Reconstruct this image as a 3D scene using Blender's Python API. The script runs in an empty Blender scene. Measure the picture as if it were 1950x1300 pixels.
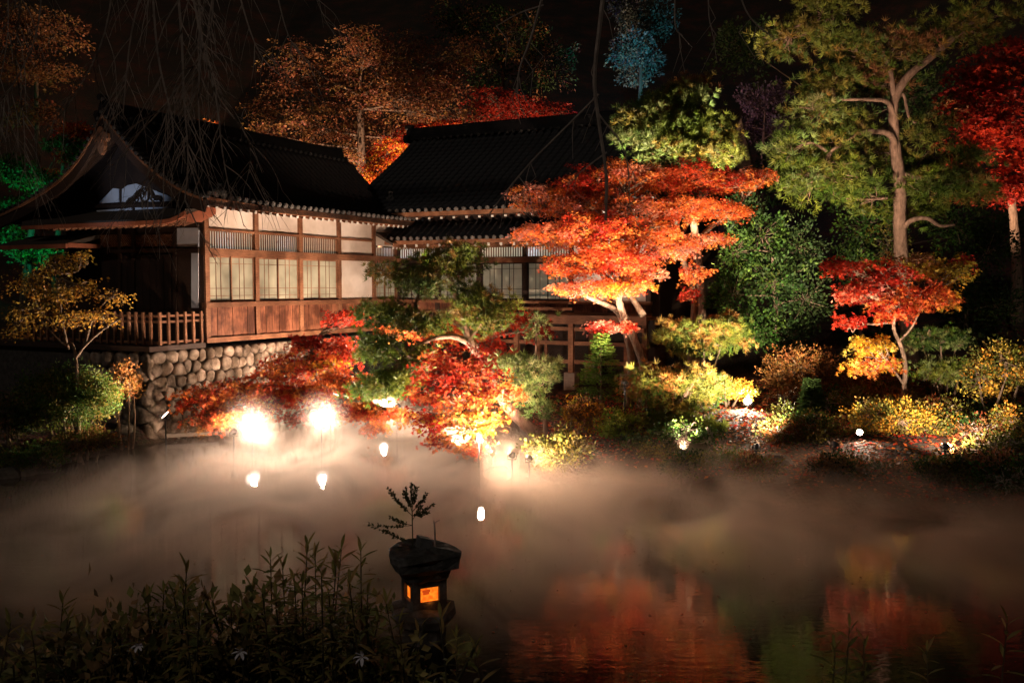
import bpy, math, random
import numpy as np
from mathutils import Vector
rng = np.random.default_rng(11); random.seed(11)
sc = bpy.context.scene
COL = sc.collection
# ------------------------------------------------------------------ camera
FPX = 1763.0; PITCH = math.atan(109 / FPX); CH = 3.8
cd = bpy.data.cameras.new('camera'); cam = bpy.data.objects.new('camera', cd); COL.objects.link(cam)
cd.sensor_width = 36; cd.lens = 36 * FPX / 1950; cd.clip_start = 0.05; cd.clip_end = 900
cam.location = (0, 0, CH); cam.rotation_euler = (math.pi / 2 - PITCH, 0, 0); sc.camera = cam
# ------------------------------------------------------------------ night sky, faint fill sun added to lift foreground and twigs, exposure
world = bpy.data.worlds.new('World'); sc.world = world; world.use_nodes = True
wn = world.node_tree.nodes; wl = world.node_tree.links
bg = wn['Background']; sky = wn.new('ShaderNodeTexSky'); sky.sky_type = 'NISHITA'; sky.sun_disc = False
sky.sun_elevation = math.radians(12); sky.sun_rotation = math.radians(150)
wl.new(sky.outputs[0], bg.inputs[0]); bg.inputs[1].default_value = 0.00035
ml = bpy.data.lights.new('fill_sun', 'SUN'); fill_sun = bpy.data.objects.new('fill_sun', ml); COL.objects.link(fill_sun)
ml.energy = 0.13; ml.angle = math.radians(0.5); ml.color = (1.0, 0.86, 0.74)
fill_sun.rotation_euler = (math.radians(50), 0, math.radians(-25))
sc.view_settings.view_transform = 'Standard'; sc.view_settings.look = 'None'
sc.view_settings.exposure = 0.55; sc.view_settings.gamma = 1.0
sc.render.engine = 'CYCLES'
cy = sc.cycles
cy.use_denoising = True; cy.max_bounces = 6; cy.diffuse_bounces = 3; cy.glossy_bounces = 3
cy.transmission_bounces = 3; cy.volume_bounces = 1; cy.transparent_max_bounces = 8
cy.sample_clamp_indirect = 3.0; cy.volume_step_rate = 1.0; cy.volume_max_steps = 128
cy.use_adaptive_sampling = True; cy.adaptive_threshold = 0.02

# ------------------------------------------------------------------ pixel helpers (a pixel only gives a direction)
sp, cp = math.sin(PITCH), math.cos(PITCH)
def ray(u, v):
    xr = (u - 975) / FPX; yr = (650 - v) / FPX
    return np.array([xr, cp + yr * sp, -sp + yr * cp])
CAM = np.array([0, 0, CH])
def P(u, v, Y):
    d = ray(u, v); return CAM + d * (Y / d[1])
def PZ(u, v, z):
    d = ray(u, v); return CAM + d * ((z - CH) / d[2])
def PX(px, Y): return px * Y / FPX
HA = math.radians(63.1); HC = np.array([-7.84, 23.6, 0.]); hx = np.array([math.cos(HA), math.sin(HA), 0]); hy = np.array([-math.sin(HA), math.cos(HA), 0])
WA = math.radians(-26.9); WC = HC + hx * 8.7; wx = np.array([math.cos(WA), math.sin(WA), 0]); wy = np.array([-math.sin(WA), math.cos(WA), 0])
def gable(u, v, x=0.):   # pixel -> (y, z) in the hall's gable plane
    d = ray(u, v); t = np.dot(HC + hx * x - CAM, hx) / np.dot(d, hx); q = CAM + d * t - HC
    return float(q @ hy), float(q[2] + 0)
def HW(x, y, z): return HC + hx * x + hy * y + np.array([0, 0, z])
def WW(x, y, z): return WC + wx * x + wy * y + np.array([0, 0, z])

# ------------------------------------------------------------------ materials
def newmat(name):
    m = bpy.data.materials.new(name); m.use_nodes = True
    nt = m.node_tree; return m, nt, nt.nodes, nt.links, nt.nodes['Principled BSDF']
def ramp(nodes, stops):
    r = nodes.new('ShaderNodeValToRGB'); el = r.color_ramp.elements
    while len(el) < len(stops): el.new(0.5)
    for e, (p_, c) in zip(el, stops): e.position = p_; e.color = (*c, 1)
    return r
def surf(name, c1, c2, scale=6, rough=0.7, bump=0.3, stretch=(1, 1, 1), rand=0.0, detail=6, spec=0.3, coord='Object', bscale=None, dirt=None):
    m, nt, N, Lk, b = newmat(name)
    tc = N.new('ShaderNodeTexCoord'); mp = N.new('ShaderNodeMapping'); mp.inputs['Scale'].default_value = stretch
    Lk.new(tc.outputs[coord], mp.inputs[0])
    nz = N.new('ShaderNodeTexNoise'); nz.inputs['Scale'].default_value = scale; nz.inputs['Detail'].default_value = detail; nz.inputs['Roughness'].default_value = .65
    Lk.new(mp.outputs[0], nz.inputs['Vector'])
    r = ramp(N, [(0.3, c1), (0.7, c2)]); Lk.new(nz.outputs['Fac'], r.inputs[0])
    col = r.outputs[0]
    if dirt:
        n2 = N.new('ShaderNodeTexNoise'); n2.inputs['Scale'].default_value = dirt[0]; n2.inputs['Detail'].default_value = 8
        Lk.new(tc.outputs[coord], n2.inputs['Vector'])
        r2 = ramp(N, [(0.42, dirt[1]), (0.62, (1, 1, 1))]); Lk.new(n2.outputs['Fac'], r2.inputs[0])
        mx = N.new('ShaderNodeMix'); mx.data_type = 'RGBA'; mx.blend_type = 'MULTIPLY'; mx.inputs[0].default_value = 1
        Lk.new(col, mx.inputs[6]); Lk.new(r2.outputs[0], mx.inputs[7]); col = mx.outputs[2]
    if rand > 0:
        oi = N.new('ShaderNodeObjectInfo'); hs = N.new('ShaderNodeHueSaturation'); ma = N.new('ShaderNodeMapRange')
        ma.inputs[3].default_value = 1 - rand; ma.inputs[4].default_value = 1 + rand
        Lk.new(oi.outputs['Random'], ma.inputs[0]); Lk.new(ma.outputs[0], hs.inputs['Value']); Lk.new(col, hs.inputs['Color']); col = hs.outputs[0]
    Lk.new(col, b.inputs['Base Color']); b.inputs['Roughness'].default_value = rough; b.inputs['Specular IOR Level'].default_value = spec
    if bump:
        bp = N.new('ShaderNodeBump'); bp.inputs['Strength'].default_value = bump; bp.inputs['Distance'].default_value = 0.02
        src = nz
        if bscale:
            src = N.new('ShaderNodeTexNoise'); src.inputs['Scale'].default_value = bscale; src.inputs['Detail'].default_value = 8; Lk.new(mp.outputs[0], src.inputs['Vector'])
        Lk.new(src.outputs['Fac'], bp.inputs['Height']); Lk.new(bp.outputs[0], b.inputs['Normal'])
    return m
def leafmat(name, trans=0.45, rough=0.55, spec=0.25):
    m, nt, N, Lk, b = newmat(name)
    at = N.new('ShaderNodeAttribute'); at.attribute_name = 'Col'
    Lk.new(at.outputs['Color'], b.inputs['Base Color']); b.inputs['Roughness'].default_value = rough; b.inputs['Specular IOR Level'].default_value = spec
    tr = N.new('ShaderNodeBsdfTranslucent'); Lk.new(at.outputs['Color'], tr.inputs[0])
    mx = N.new('ShaderNodeMixShader'); mx.inputs[0].default_value = trans
    Lk.new(b.outputs[0], mx.inputs[1]); Lk.new(tr.outputs[0], mx.inputs[2]); Lk.new(mx.outputs[0], N['Material Output'].inputs[0])
    return m
def emat(name, col, strength, base=(0.8, 0.8, 0.8)):
    m, nt, N, Lk, b = newmat(name)
    b.inputs['Base Color'].default_value = (*base, 1); b.inputs['Emission Color'].default_value = (*col, 1); b.inputs['Emission Strength'].default_value = strength
    return m
M = {}
M['wood'] = surf('weathered_wood', (0.15, 0.062, 0.03), (0.36, 0.17, 0.09), 5, .65, .35, (2, 2, 14), .22, dirt=(1.3, (0.5, 0.45, 0.42)))
M['woodx'] = surf('weathered_wood_rail', (0.15, 0.062, 0.03), (0.36, 0.17, 0.09), 5, .65, .35, (1.2, 12, 12), .2, dirt=(1.3, (0.5, 0.45, 0.42)))
M['board'] = surf('stained_board', (0.11, 0.038, 0.02), (0.32, 0.125, 0.065), 4, .6, .35, (6, 6, .8), .28, dirt=(2.2, (0.35, 0.3, 0.28)))
M['darkwood'] = surf('dark_wood', (0.018, 0.010, 0.007), (0.05, 0.027, 0.018), 5, .6, .3, (3, 3, 10), .2)
M['plaster'] = surf('white_plaster', (0.56, 0.49, 0.43), (0.68, 0.60, 0.54), 2.2, .9, .12, dirt=(0.9, (0.80, 0.76, 0.72)), bscale=40)
M['bluewhite'] = surf('grey_white_plaster', (0.50, 0.52, 0.58), (0.6, 0.62, 0.68), 2.5, .9, .1)
M['tile'] = surf('smoked_roof_tile', (0.005, 0.0045, 0.005), (0.014, 0.012, 0.013), 9, .55, .2, rand=.1, spec=.3)
M['tilepale'] = surf('pale_tile_end', (0.07, 0.064, 0.06), (0.14, 0.13, 0.12), 12, .6, .3, rand=.25)
M['tilemid'] = surf('verge_tile_grey', (0.025, 0.023, 0.023), (0.06, 0.055, 0.052), 12, .6, .3, rand=.3)
M['whitetip'] = surf('white_painted_tip', (0.45, 0.43, 0.40), (0.55, 0.53, 0.5), 10, .7, .1)
M['copper'] = surf('bark_shingle', (0.035, 0.028, 0.022), (0.08, 0.06, 0.045), 14, .8, .5, (1, 8, 8))
M['redfascia'] = surf('red_brown_fascia', (0.20, 0.06, 0.03), (0.32, 0.10, 0.05), 6, .6, .2)
M['stone'] = surf('river_stone', (0.18, 0.14, 0.11), (0.46, 0.36, 0.28), 3.2, .9, .9, rand=.42, bscale=18, dirt=(3.5, (0.35, 0.32, 0.28)))
M['mortar'] = surf('dark_mortar', (0.03, 0.026, 0.022), (0.08, 0.07, 0.06), 8, .95, .4)
M['concrete'] = surf('footing_concrete', (0.2, 0.16, 0.13), (0.32, 0.27, 0.23), 6, .9, .3)
M['lantern'] = surf('lantern_granite', (0.05, 0.046, 0.044), (0.19, 0.175, 0.16), 9, .9, .6, bscale=45, dirt=(4, (0.4, 0.4, 0.35)))
M['rock'] = surf('mossy_rock', (0.03, 0.026, 0.02), (0.13, 0.11, 0.085), 5, .9, .7, bscale=22)
M['cut'] = surf('cut_stone', (0.09, 0.09, 0.09), (0.19, 0.18, 0.17), 12, .85, .4)
M['bark'] = surf('bark', (0.07, 0.045, 0.03), (0.24, 0.17, 0.115), 7, .9, .8, (3, 3, .7), bscale=12)
M['darkbark'] = surf('dark_bark', (0.05, 0.034, 0.024), (0.15, 0.10, 0.07), 7, .9, .6, (3, 3, .7))
M['pinebark'] = surf('pine_bark', (0.10, 0.055, 0.038), (0.34, 0.20, 0.14), 6, .9, .9, (2, 2, .8), bscale=10)
M['twig'] = surf('bare_twig', (0.22, 0.18, 0.15), (0.5, 0.40, 0.33), 9, .85, .3)
M['leaf'] = leafmat('autumn_leaf', .5)
M['green'] = leafmat('broad_leaf', .3, .6, .2)
M['needle'] = leafmat('pine_needle', .3, .5, .3)
M['fore'] = leafmat('bank_leaf', .3, .8, .1)
M['stalk'] = surf('green_brown_stalk', (0.03, 0.028, 0.012), (0.08, 0.065, 0.03), 9, .85, .2)
M['petal'] = surf('white_petal', (0.7, 0.66, 0.7), (0.85, 0.8, 0.82), 8, .6, .05)
M['metal'] = surf('lamp_housing', (0.03, 0.03, 0.032), (0.06, 0.06, 0.06), 10, .45, .1, spec=.5)
M['pane'] = emat('frosted_pane', (0.95, 0.90, 0.62), 0.045, (0.27, 0.27, 0.20)); M['pane'].node_tree.nodes['Principled BSDF'].inputs['Roughness'].default_value = .22
_N = M['pane'].node_tree.nodes; _L = M['pane'].node_tree.links; _tc = _N.new('ShaderNodeTexCoord'); _nz = _N.new('ShaderNodeTexNoise'); _nz.inputs['Scale'].default_value = .9; _nz.inputs['Detail'].default_value = 3; _L.new(_tc.outputs['Object'], _nz.inputs['Vector'])
_r = ramp(_N, [(.35, (.13, .12, .085)), (.62, (.36, .35, .26))]); _L.new(_nz.outputs['Fac'], _r.inputs[0]); _L.new(_r.outputs[0], _N['Principled BSDF'].inputs['Base Color'])  # blotches put stains and soft reflections into the pane colour
M['paper'] = emat('transom_paper', (1.0, 0.86, 0.58), 0.20, (0.5, 0.45, 0.34))
_m, _nt, _N, _L, _b = newmat('translucent_paper'); _b.inputs['Base Color'].default_value = (.5, .47, .38, 1); _b.inputs['Emission Color'].default_value = (1, .86, .58, 1); _b.inputs['Emission Strength'].default_value = .3
_t = _N.new('ShaderNodeBsdfTranslucent'); _t.inputs[0].default_value = (.8, .82, .9, 1); _x = _N.new('ShaderNodeMixShader'); _x.inputs[0].default_value = .5
_L.new(_b.outputs[0], _x.inputs[1]); _L.new(_t.outputs[0], _x.inputs[2]); _L.new(_x.outputs[0], _N['Material Output'].inputs[0]); M['tpaper'] = _m

# water: dark, glossy, with long shallow ripples
m, nt, N, Lk, b = newmat('pond_water')
b.inputs['Base Color'].default_value = (0.010, 0.0075, 0.005, 1); b.inputs['Roughness'].default_value = 0.02; b.inputs['IOR'].default_value = 1.34
tc = N.new('ShaderNodeTexCoord'); mp = N.new('ShaderNodeMapping'); mp.inputs['Scale'].default_value = (1.6, 5.0, 1); Lk.new(tc.outputs['Object'], mp.inputs[0])
nz = N.new('ShaderNodeTexNoise'); nz.inputs['Scale'].default_value = 2.2; nz.inputs['Detail'].default_value = 3; Lk.new(mp.outputs[0], nz.inputs['Vector'])
bp = N.new('ShaderNodeBump'); bp.inputs['Strength'].default_value = .035; bp.inputs['Distance'].default_value = .05; Lk.new(nz.outputs['Fac'], bp.inputs['Height']); Lk.new(bp.outputs[0], b.inputs['Normal'])
M['water'] = m
# ground: soil, moss and fallen leaves
m, nt, N, Lk, b = newmat('leafy_soil')
tc = N.new('ShaderNodeTexCoord')
n1 = N.new('ShaderNodeTexNoise'); n1.inputs['Scale'].default_value = .5; n1.inputs['Detail'].default_value = 9; n1.inputs['Roughness'].default_value = .7; Lk.new(tc.outputs['Object'], n1.inputs['Vector'])
r1 = ramp(N, [(.3, (.010, .011, .005)), (.5, (.032, .017, .007)), (.68, (.10, .026, .010))]); Lk.new(n1.outputs['Fac'], r1.inputs[0])
n2 = N.new('ShaderNodeTexVoronoi'); n2.inputs['Scale'].default_value = 14; Lk.new(tc.outputs['Object'], n2.inputs['Vector'])
mx = N.new('ShaderNodeMix'); mx.data_type = 'RGBA'; mx.blend_type = 'OVERLAY'; mx.inputs[0].default_value = .5; Lk.new(r1.outputs[0], mx.inputs[6]); Lk.new(n2.outputs['Color'], mx.inputs[7])
Lk.new(mx.outputs[2], b.inputs['Base Color']); b.inputs['Roughness'].default_value = .95
bp = N.new('ShaderNodeBump'); bp.inputs['Strength'].default_value = .8; bp.inputs['Distance'].default_value = .05; Lk.new(n2.outputs['Distance'], bp.inputs['Height']); Lk.new(bp.outputs[0], b.inputs['Normal'])
M['ground'] = m

# ------------------------------------------------------------------ mesh helpers
def link(name, me, mat, parent=None):
    if mat is not None and not me.materials: me.materials.append(M[mat] if isinstance(mat, str) else mat)
    o = bpy.data.objects.new(name, me); COL.objects.link(o)
    if parent is not None: o.parent = parent
    return o
def tag(o, label=None, cat=None, group=None, kind=None):
    if label: o['label'] = label
    if cat: o['category'] = cat
    if group: o['group'] = group
    if kind: o['kind'] = kind
    return o
def thing(name, label, cat, loc=(0, 0, 0), rz=0, group=None):
    o = bpy.data.objects.new(name, None); COL.objects.link(o); o.empty_display_size = .2
    o.location = tuple(float(a) for a in loc); o.rotation_euler = (0, 0, rz); return tag(o, label, cat, group)
def npmesh(name, V, F, col=None, smooth=False):
    V = np.asarray(V, np.float32); F = np.asarray(F, np.int32); k = F.shape[1]
    me = bpy.data.meshes.new(name); me.vertices.add(len(V)); me.vertices.foreach_set('co', V.ravel())
    me.loops.add(F.size); me.loops.foreach_set('vertex_index', F.ravel())
    me.polygons.add(len(F)); me.polygons.foreach_set('loop_start', np.arange(0, F.size, k, dtype=np.int32))
    try: me.polygons.foreach_set('loop_total', np.full(len(F), k, np.int32))
    except Exception: pass
    if smooth: me.polygons.foreach_set('use_smooth', np.ones(len(F), bool))
    if col is not None:
        a = me.color_attributes.new('Col', 'FLOAT_COLOR', 'POINT'); c4 = np.ones((len(V), 4), np.float32); c4[:, :3] = col; a.data.foreach_set('color', c4.ravel())
    me.update(calc_edges=True); return me
class MB:
    def __init__(s): s.v = []; s.f = []
    def add(s, V, F):
        n = len(s.v); s.v += [tuple(map(float, p)) for p in V]; s.f += [tuple(i + n for i in f) for f in F]; return s
    def box(s, x0, x1, y0, y1, z0, z1):
        return s.add([(x0, y0, z0), (x1, y0, z0), (x1, y1, z0), (x0, y1, z0), (x0, y0, z1), (x1, y0, z1), (x1, y1, z1), (x0, y1, z1)],
                     [(0, 3, 2, 1), (4, 5, 6, 7), (0, 1, 5, 4), (1, 2, 6, 5), (2, 3, 7, 6), (3, 0, 4, 7)])
    def beam(s, p, q, w, h, up=(0, 0, 1)):
        p = np.array(p, float); q = np.array(q, float); d = q - p; d /= np.linalg.norm(d); u = np.array(up, float)
        r = np.cross(d, u); r /= np.linalg.norm(r); u = np.cross(r, d); V = []
        for c in (p, q):
            for a, b_ in ((-1, -1), (1, -1), (1, 1), (-1, 1)): V.append(c + r * a * w / 2 + u * b_ * h / 2)
        return s.add(V, [(0, 3, 2, 1), (4, 5, 6, 7), (0, 1, 5, 4), (1, 2, 6, 5), (2, 3, 7, 6), (3, 0, 4, 7)])
    def tube(s, pts, rad, n=6, cap=True):
        pts = np.asarray(pts, float); m_ = len(pts); V = []; F = []
        t = np.gradient(pts, axis=0); ref = np.array([.31, .87, .38])
        for i in range(m_):
            d = t[i] / (np.linalg.norm(t[i]) + 1e-9); a = np.cross(d, ref); a /= np.linalg.norm(a) + 1e-9; b_ = np.cross(d, a)
            for k in range(n):
                an = 2 * math.pi * k / n; V.append(pts[i] + (a * math.cos(an) + b_ * math.sin(an)) * rad[i])
        for i in range(m_ - 1):
            for k in range(n):
                k2 = (k + 1) % n; F.append((i * n + k, i * n + k2, (i + 1) * n + k2, (i + 1) * n + k))
        if cap: F.append(tuple(range(n))[::-1]); F.append(tuple((m_ - 1) * n + k for k in range(n)))
        return s.add(V, F)
    def prism(s, poly, axis, a0, a1):      # poly: 2-D outline; extruded along axis 0/1/2
        n = len(poly); V = []
        for a in (a0, a1):
            for (p_, q_) in poly:
                V.append((a, p_, q_) if axis == 0 else (p_, a, q_) if axis == 1 else (p_, q_, a))
        F = [tuple(range(n))[::-1], tuple(range(n, 2 * n))] + [(i, (i + 1) % n, n + (i + 1) % n, n + i) for i in range(n)]
        return s.add(V, F)
    def strip(s, top, depth, axis, a0, a1):   # polyline with a lower edge 'depth' beneath it, extruded (curved boards)
        n = len(top)
        for i in range(n - 1):
            (p0, z0), (p1, z1) = top[i], top[i + 1]
            d0 = depth[i] if hasattr(depth, '__len__') else depth; d1 = depth[i + 1] if hasattr(depth, '__len__') else depth
            s.prism([(p0, z0 - d0), (p1, z1 - d1), (p1, z1), (p0, z0)], axis, a0, a1)
        return s
    def build(s, name, mat, parent=None, smooth=False):
        me = bpy.data.meshes.new(name); me.from_pydata(s.v, [], s.f); me.update()
        if smooth: me.polygons.foreach_set('use_smooth', [True] * len(me.polygons))
        return link(name, me, mat, parent)
def dupm(o, parent=None, loc=None, rot=None, scale=None):
    c = o.copy(); COL.objects.link(c); c.parent = parent if parent is not None else o.parent
    if loc is not None: c.location = loc
    if rot is not None: c.rotation_euler = rot
    if scale is not None: c.scale = scale
    return c
def smooth_path(pts, k=6):
    pts = np.asarray(pts, float); n = len(pts)
    if n < 3:
        t = np.linspace(0, 1, k)[:, None]; return pts[0] * (1 - t) + pts[-1] * t
    E = np.vstack([2 * pts[0] - pts[1], pts, 2 * pts[-1] - pts[-2]]); out = []
    for i in range(1, n):
        p0, p1, p2, p3 = E[i - 1], E[i], E[i + 1], E[i + 2]
        for t in np.linspace(0, 1, k, endpoint=False):
            out.append(.5 * ((2 * p1) + (-p0 + p2) * t + (2 * p0 - 5 * p1 + 4 * p2 - p3) * t * t + (-p0 + 3 * p1 - 3 * p2 + p3) * t ** 3))
    out.append(pts[-1]); return np.array(out)

# ------------------------------------------------------------------ terrain, pond
POND = np.array([(-14, 7.2), (-13.2, 14), (-10.4, 18.0), (-9.3, 21.2), (-8.6, 22.0), (-5.2, 28.6), (-3.2, 27.6), (-1.2, 25.6), (.1, 22.8), (.3, 20.2), (.55, 18.2), (1.9, 17.9), (3.2, 17.0), (4.8, 15.7), (6.4, 14.8), (8.1, 14.3), (13, 13.2), (16, 10), (14, 6.6), (6, 7.3), (0, 7.0), (-7, 7.3)])
def sdist(X, Y):
    X = np.asarray(X, float); Y = np.asarray(Y, float); d = np.full(X.shape, 1e9); ins = np.zeros(X.shape, bool); n = len(POND)
    for i in range(n):
        ax, ay = POND[i]; bx, by = POND[(i + 1) % n]; ex, ey = bx - ax, by - ay
        t = np.clip(((X - ax) * ex + (Y - ay) * ey) / (ex * ex + ey * ey), 0, 1)
        d = np.minimum(d, np.hypot(X - ax - t * ex, Y - ay - t * ey))
        c = ((ay > Y) != (by > Y)) & (X < (bx - ax) * (Y - ay) / (by - ay + 1e-12) + ax); ins ^= c
    return np.where(ins, -d, d)
def th(X, Y):
    X = np.asarray(X, float); Y = np.asarray(Y, float); d = sdist(X, Y); dp = np.maximum(d, 0)
    z = .34 * (1 - np.exp(-dp / .25)) + np.minimum(.10 * dp, 1.6)
    near = np.clip((7.3 - Y) / 1.0, 0, 1); zn = np.where(Y > 2.5, np.clip((7.2 - Y) * .5, 0, 3), 2.35 + np.clip((2.5 - Y) * .12, 0, .5))
    z = np.where(near > 0, zn * near + z * (1 - near), z)
    hill = .62 * np.maximum(0, Y - 40 - .12 * np.abs(X)) + .35 * np.maximum(0, X - 17) * (Y > 9) + .30 * np.maximum(0, -X - 19)
    z = z + np.minimum(hill, 46) + .10 * np.sin(X * .9 + 1) * np.sin(Y * .8) * np.clip(dp / 3, 0, 1) * (near <= 0)
    return np.where(d < 0, np.maximum(-.7, d * .9), z)
def tz(X, Y): return float(th(np.array([X]), np.array([Y]))[0])
ax_ = np.unique(np.concatenate([np.linspace(-260, -30, 24), np.linspace(-30, 30, 200), np.linspace(30, 260, 24)]))
ay_ = np.unique(np.concatenate([np.linspace(-60, -2, 12), np.linspace(-2, 45, 170), np.linspace(45, 420, 50)]))
gx, gy = np.meshgrid(ax_, ay_); gz = th(gx, gy); nx, ny = len(ax_), len(ay_)
idx = np.arange(nx * ny).reshape(ny, nx)
F = np.stack([idx[:-1, :-1], idx[:-1, 1:], idx[1:, 1:], idx[1:, :-1]], -1).reshape(-1, 4)
tag(link('ground', npmesh('ground', np.stack([gx, gy, gz], -1).reshape(-1, 3), F, smooth=True), 'ground'), kind='structure')
tag(link('pond_water', npmesh('pond_water', [(-18, 5.5, 0), (20, 5.5, 0), (20, 31, 0), (-18, 31, 0)], [(0, 1, 2, 3)]), 'water'), kind='structure')

# ------------------------------------------------------------------ hall with the gable (local frame: x along the long wall, y into the building)
hall = thing('timber_hall', 'white plastered timber hall with curved gable and tiled roof on stone base', 'hall', HC, HA)
def hb(name, mat, *b, parent=hall): return MB().box(*b).build(name, mat, parent)
BAY = [0.07, 1.89, 3.72, 5.53, 7.36, 8.70]
Z0, ZS, ZW, ZN, ZT, ZE = 2.32, 3.30, 4.50, 4.74, 5.16, 5.86
# solid back of the walls
MB().box(0.02, 8.7, 0.75, 5.1, Z0 - .1, 6.0).build('wall_core', 'darkwood', hall)
post = None
for i, x in enumerate(BAY):
    if post is None: post = MB().box(-.075, .075, -.07, .08, Z0, ZE).build('post', 'wood', hall)
    o = post if i == 0 else dupm(post)
    o.location = (x, 0, 0)
for nm, z0, z1, yo in (('ground_sill', Z0 - .02, Z0 + .11, -.10), ('window_sill', ZS - .10, ZS + .03, -.095), ('lintel_beam', ZW + .03, ZN - .02, -.09), ('wall_plate', ZE - .09, ZE + .06, -.085)):
    MB().box(-.02, 8.74, yo, .06, z0, z1).build(nm, 'woodx', hall)
MB().box(-.01, 7.3, -.055, .05, ZT - .0, ZT + .06).build('transom_rail', 'woodx', hall)
# wainscot boards, one by one
bd = None
for i in range(5):
    x0, x1 = BAY[i] + .085, BAY[i + 1] - .085; nb = 6 if i < 4 else 4; w = (x1 - x0) / nb
    for k in range(nb):
        o = MB().box(x0 + k * w + .006, x0 + (k + 1) * w - .006, -.012 - .006 * (k % 2), .05, Z0 + .11, ZS - .10).build('board', 'board', hall)
# plaster panels
for i in range(4):
    x0, x1 = BAY[i] + .075, BAY[i + 1] - .075
    hb('plaster_panel', 'plaster', x0, x1, .0, .06, ZT + .06 if i < 3 else ZN - .02, ZE - .09)
hb('plaster_panel', 'plaster', BAY[3] + .075, BAY[4] - .075, .0, .06, ZS + .03, ZW + .03)
hb('plaster_panel', 'plaster', BAY[4] + .075, BAY[5] - .075, .0, .06, 5.06, ZE - .09)
# sliding windows with muntins, slatted transoms
def sash(par, x0, x1, z0, z1, y, wm='wood', flip=False):
    w = MB(); t = .035
    w.box(x0, x0 + t, y, y + .03, z0, z1).box(x1 - t, x1, y, y + .03, z0, z1).box(x0 + t, x1 - t, y + .001, y + .029, z0, z0 + .06).box(x0 + t, x1 - t, y + .001, y + .029, z1 - .04, z1)
    s_ = w.build('window', wm, par)
    MB().box(x0 + t, x1 - t, y + .012, y + .016, z0 + .06, z1 - .04).build('pane', 'pane', s_)
    a, b_ = x0 + t, x1 - t; h = z1 - z0
    for fx in (.36, .58): MB().box(a + (b_ - a) * fx - .008, a + (b_ - a) * fx + .008, y + .002, y + .012, z0 + .06, z1 - .04).build('muntin', wm, s_)
    for fz in (.14, .30, .84): MB().box(a, b_, y + .003, y + .0115, z0 + h * fz - .007, z0 + h * fz + .007).build('muntin', wm, s_)
def transom(par, x0, x1, z0, z1, y, pitch=.085, mat='tpaper', wm='wood'):
    t = MB().box(x0, x1, y + .05, y + .056, z0, z1).build('transom_window', mat, par)
    n = max(3, int((x1 - x0) / pitch)); s0 = None
    for k in range(n + 1):
        x = x0 + (x1 - x0) * k / n
        if s0 is None: s0 = MB().box(-.013, .013, y + .0, y + .03, z0, z1).build('slat', wm, t)
        o = s0 if k == 0 else dupm(s0)
        o.location = (x, 0, 0)
for i in (0, 1, 2, 4):
    x0, x1 = BAY[i] + .08, BAY[i + 1] - .08; xm = (x0 + x1) / 2
    sash(hall, x0, xm + .02, ZS + .03, ZW + .03, .035); sash(hall, xm - .02, x1, ZS + .03, ZW + .03, -.005)
    transom(hall, x0, x1, ZN - .02, ZT if i < 4 else 5.0, .0)
# roof: measured profile (y, z), swept along x, with real tile rows
PF = [(-.86, 5.86), (-.4, 6.0), (.1, 6.22), (.6, 6.50), (1.31, 6.98), (1.95, 7.55), (2.55, 8.12)]
PB = [(2.55, 8.12), (3.02, 7.52), (3.44, 7.08), (4.07, 6.64), (4.93, 6.26), (5.81, 5.96), (6.95, 5.66)]
def resample(prof, step):
    pr = smooth_path([(a, b_) for a, b_ in prof], 8); s_ = np.concatenate([[0], np.cumsum(np.hypot(*np.diff(pr, axis=0).T))])
    n = max(2, int(round(s_[-1] / step))); t = np.linspace(0, s_[-1], n + 1)
    return np.stack([np.interp(t, s_, pr[:, 0]), np.interp(t, s_, pr[:, 1])], -1)
def tiled(name, prof, x0, x1, par, pitch=.25, row=.27, sori=.10, eave_first=True, mat='tile', slant=0.):
    pr = resample(prof, row); nc = int(round((x1 - x0) / pitch)); xs = np.linspace(x0, x1, nc * 6 + 1)
    ph = (np.arange(len(xs)) % 6) / 6.; prof_x = np.where((ph < .34) | (ph > .99), np.array([.0, .055, .055, .0, -.012, -.012])[(np.arange(len(xs)) % 6)], np.array([.0, .055, .055, .0, -.012, -.012])[(np.arange(len(xs)) % 6)])
    V = []; tcen = (xs - x0) / (x1 - x0) * 2 - 1
    for r in range(len(pr) - 1):
        d = pr[r + 1] - pr[r]; nrm = np.array([-d[1], d[0]]); nrm = nrm / np.linalg.norm(nrm); nrm = nrm if nrm[1] > 0 else -nrm
        for e, (pt, off) in enumerate(((pr[r], .03), (pr[r + 1], .0))):
            ea = np.exp(-r * row / .9) * sori * np.abs(tcen) ** 4
            for x, px_, s_ in zip(xs, prof_x, ea): V.append((x + slant * r, pt[0] + nrm[0] * (off + px_), pt[1] + nrm[1] * (off + px_) + s_))
    nr = 2 * (len(pr) - 1); ii = np.arange(nr * len(xs)).reshape(nr, len(xs))
    F = np.stack([ii[:-1, :-1], ii[:-1, 1:], ii[1:, 1:], ii[1:, :-1]], -1).reshape(-1, 4)
    return tag(link(name, npmesh(name, V, F), mat, par), kind='stuff')
XA, XB = -.72, 9.55
rs = MB()
for prof in (PF, PB):
    pr = resample(prof, .5)
    for i in range(len(pr) - 1): rs.prism([(pr[i][0], pr[i][1] - .16), (pr[i + 1][0], pr[i + 1][1] - .16), (pr[i + 1][0], pr[i + 1][1] - .02), (pr[i][0], pr[i][1] - .02)], 0, XA + .05, XB - .05)
roof = rs.build('roof', 'darkwood', hall)
tiled('roof_tiles', PF, XA, XB, roof); tiled('roof_tiles', PB, XA, XB, roof, pitch=.3, row=.4)
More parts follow.
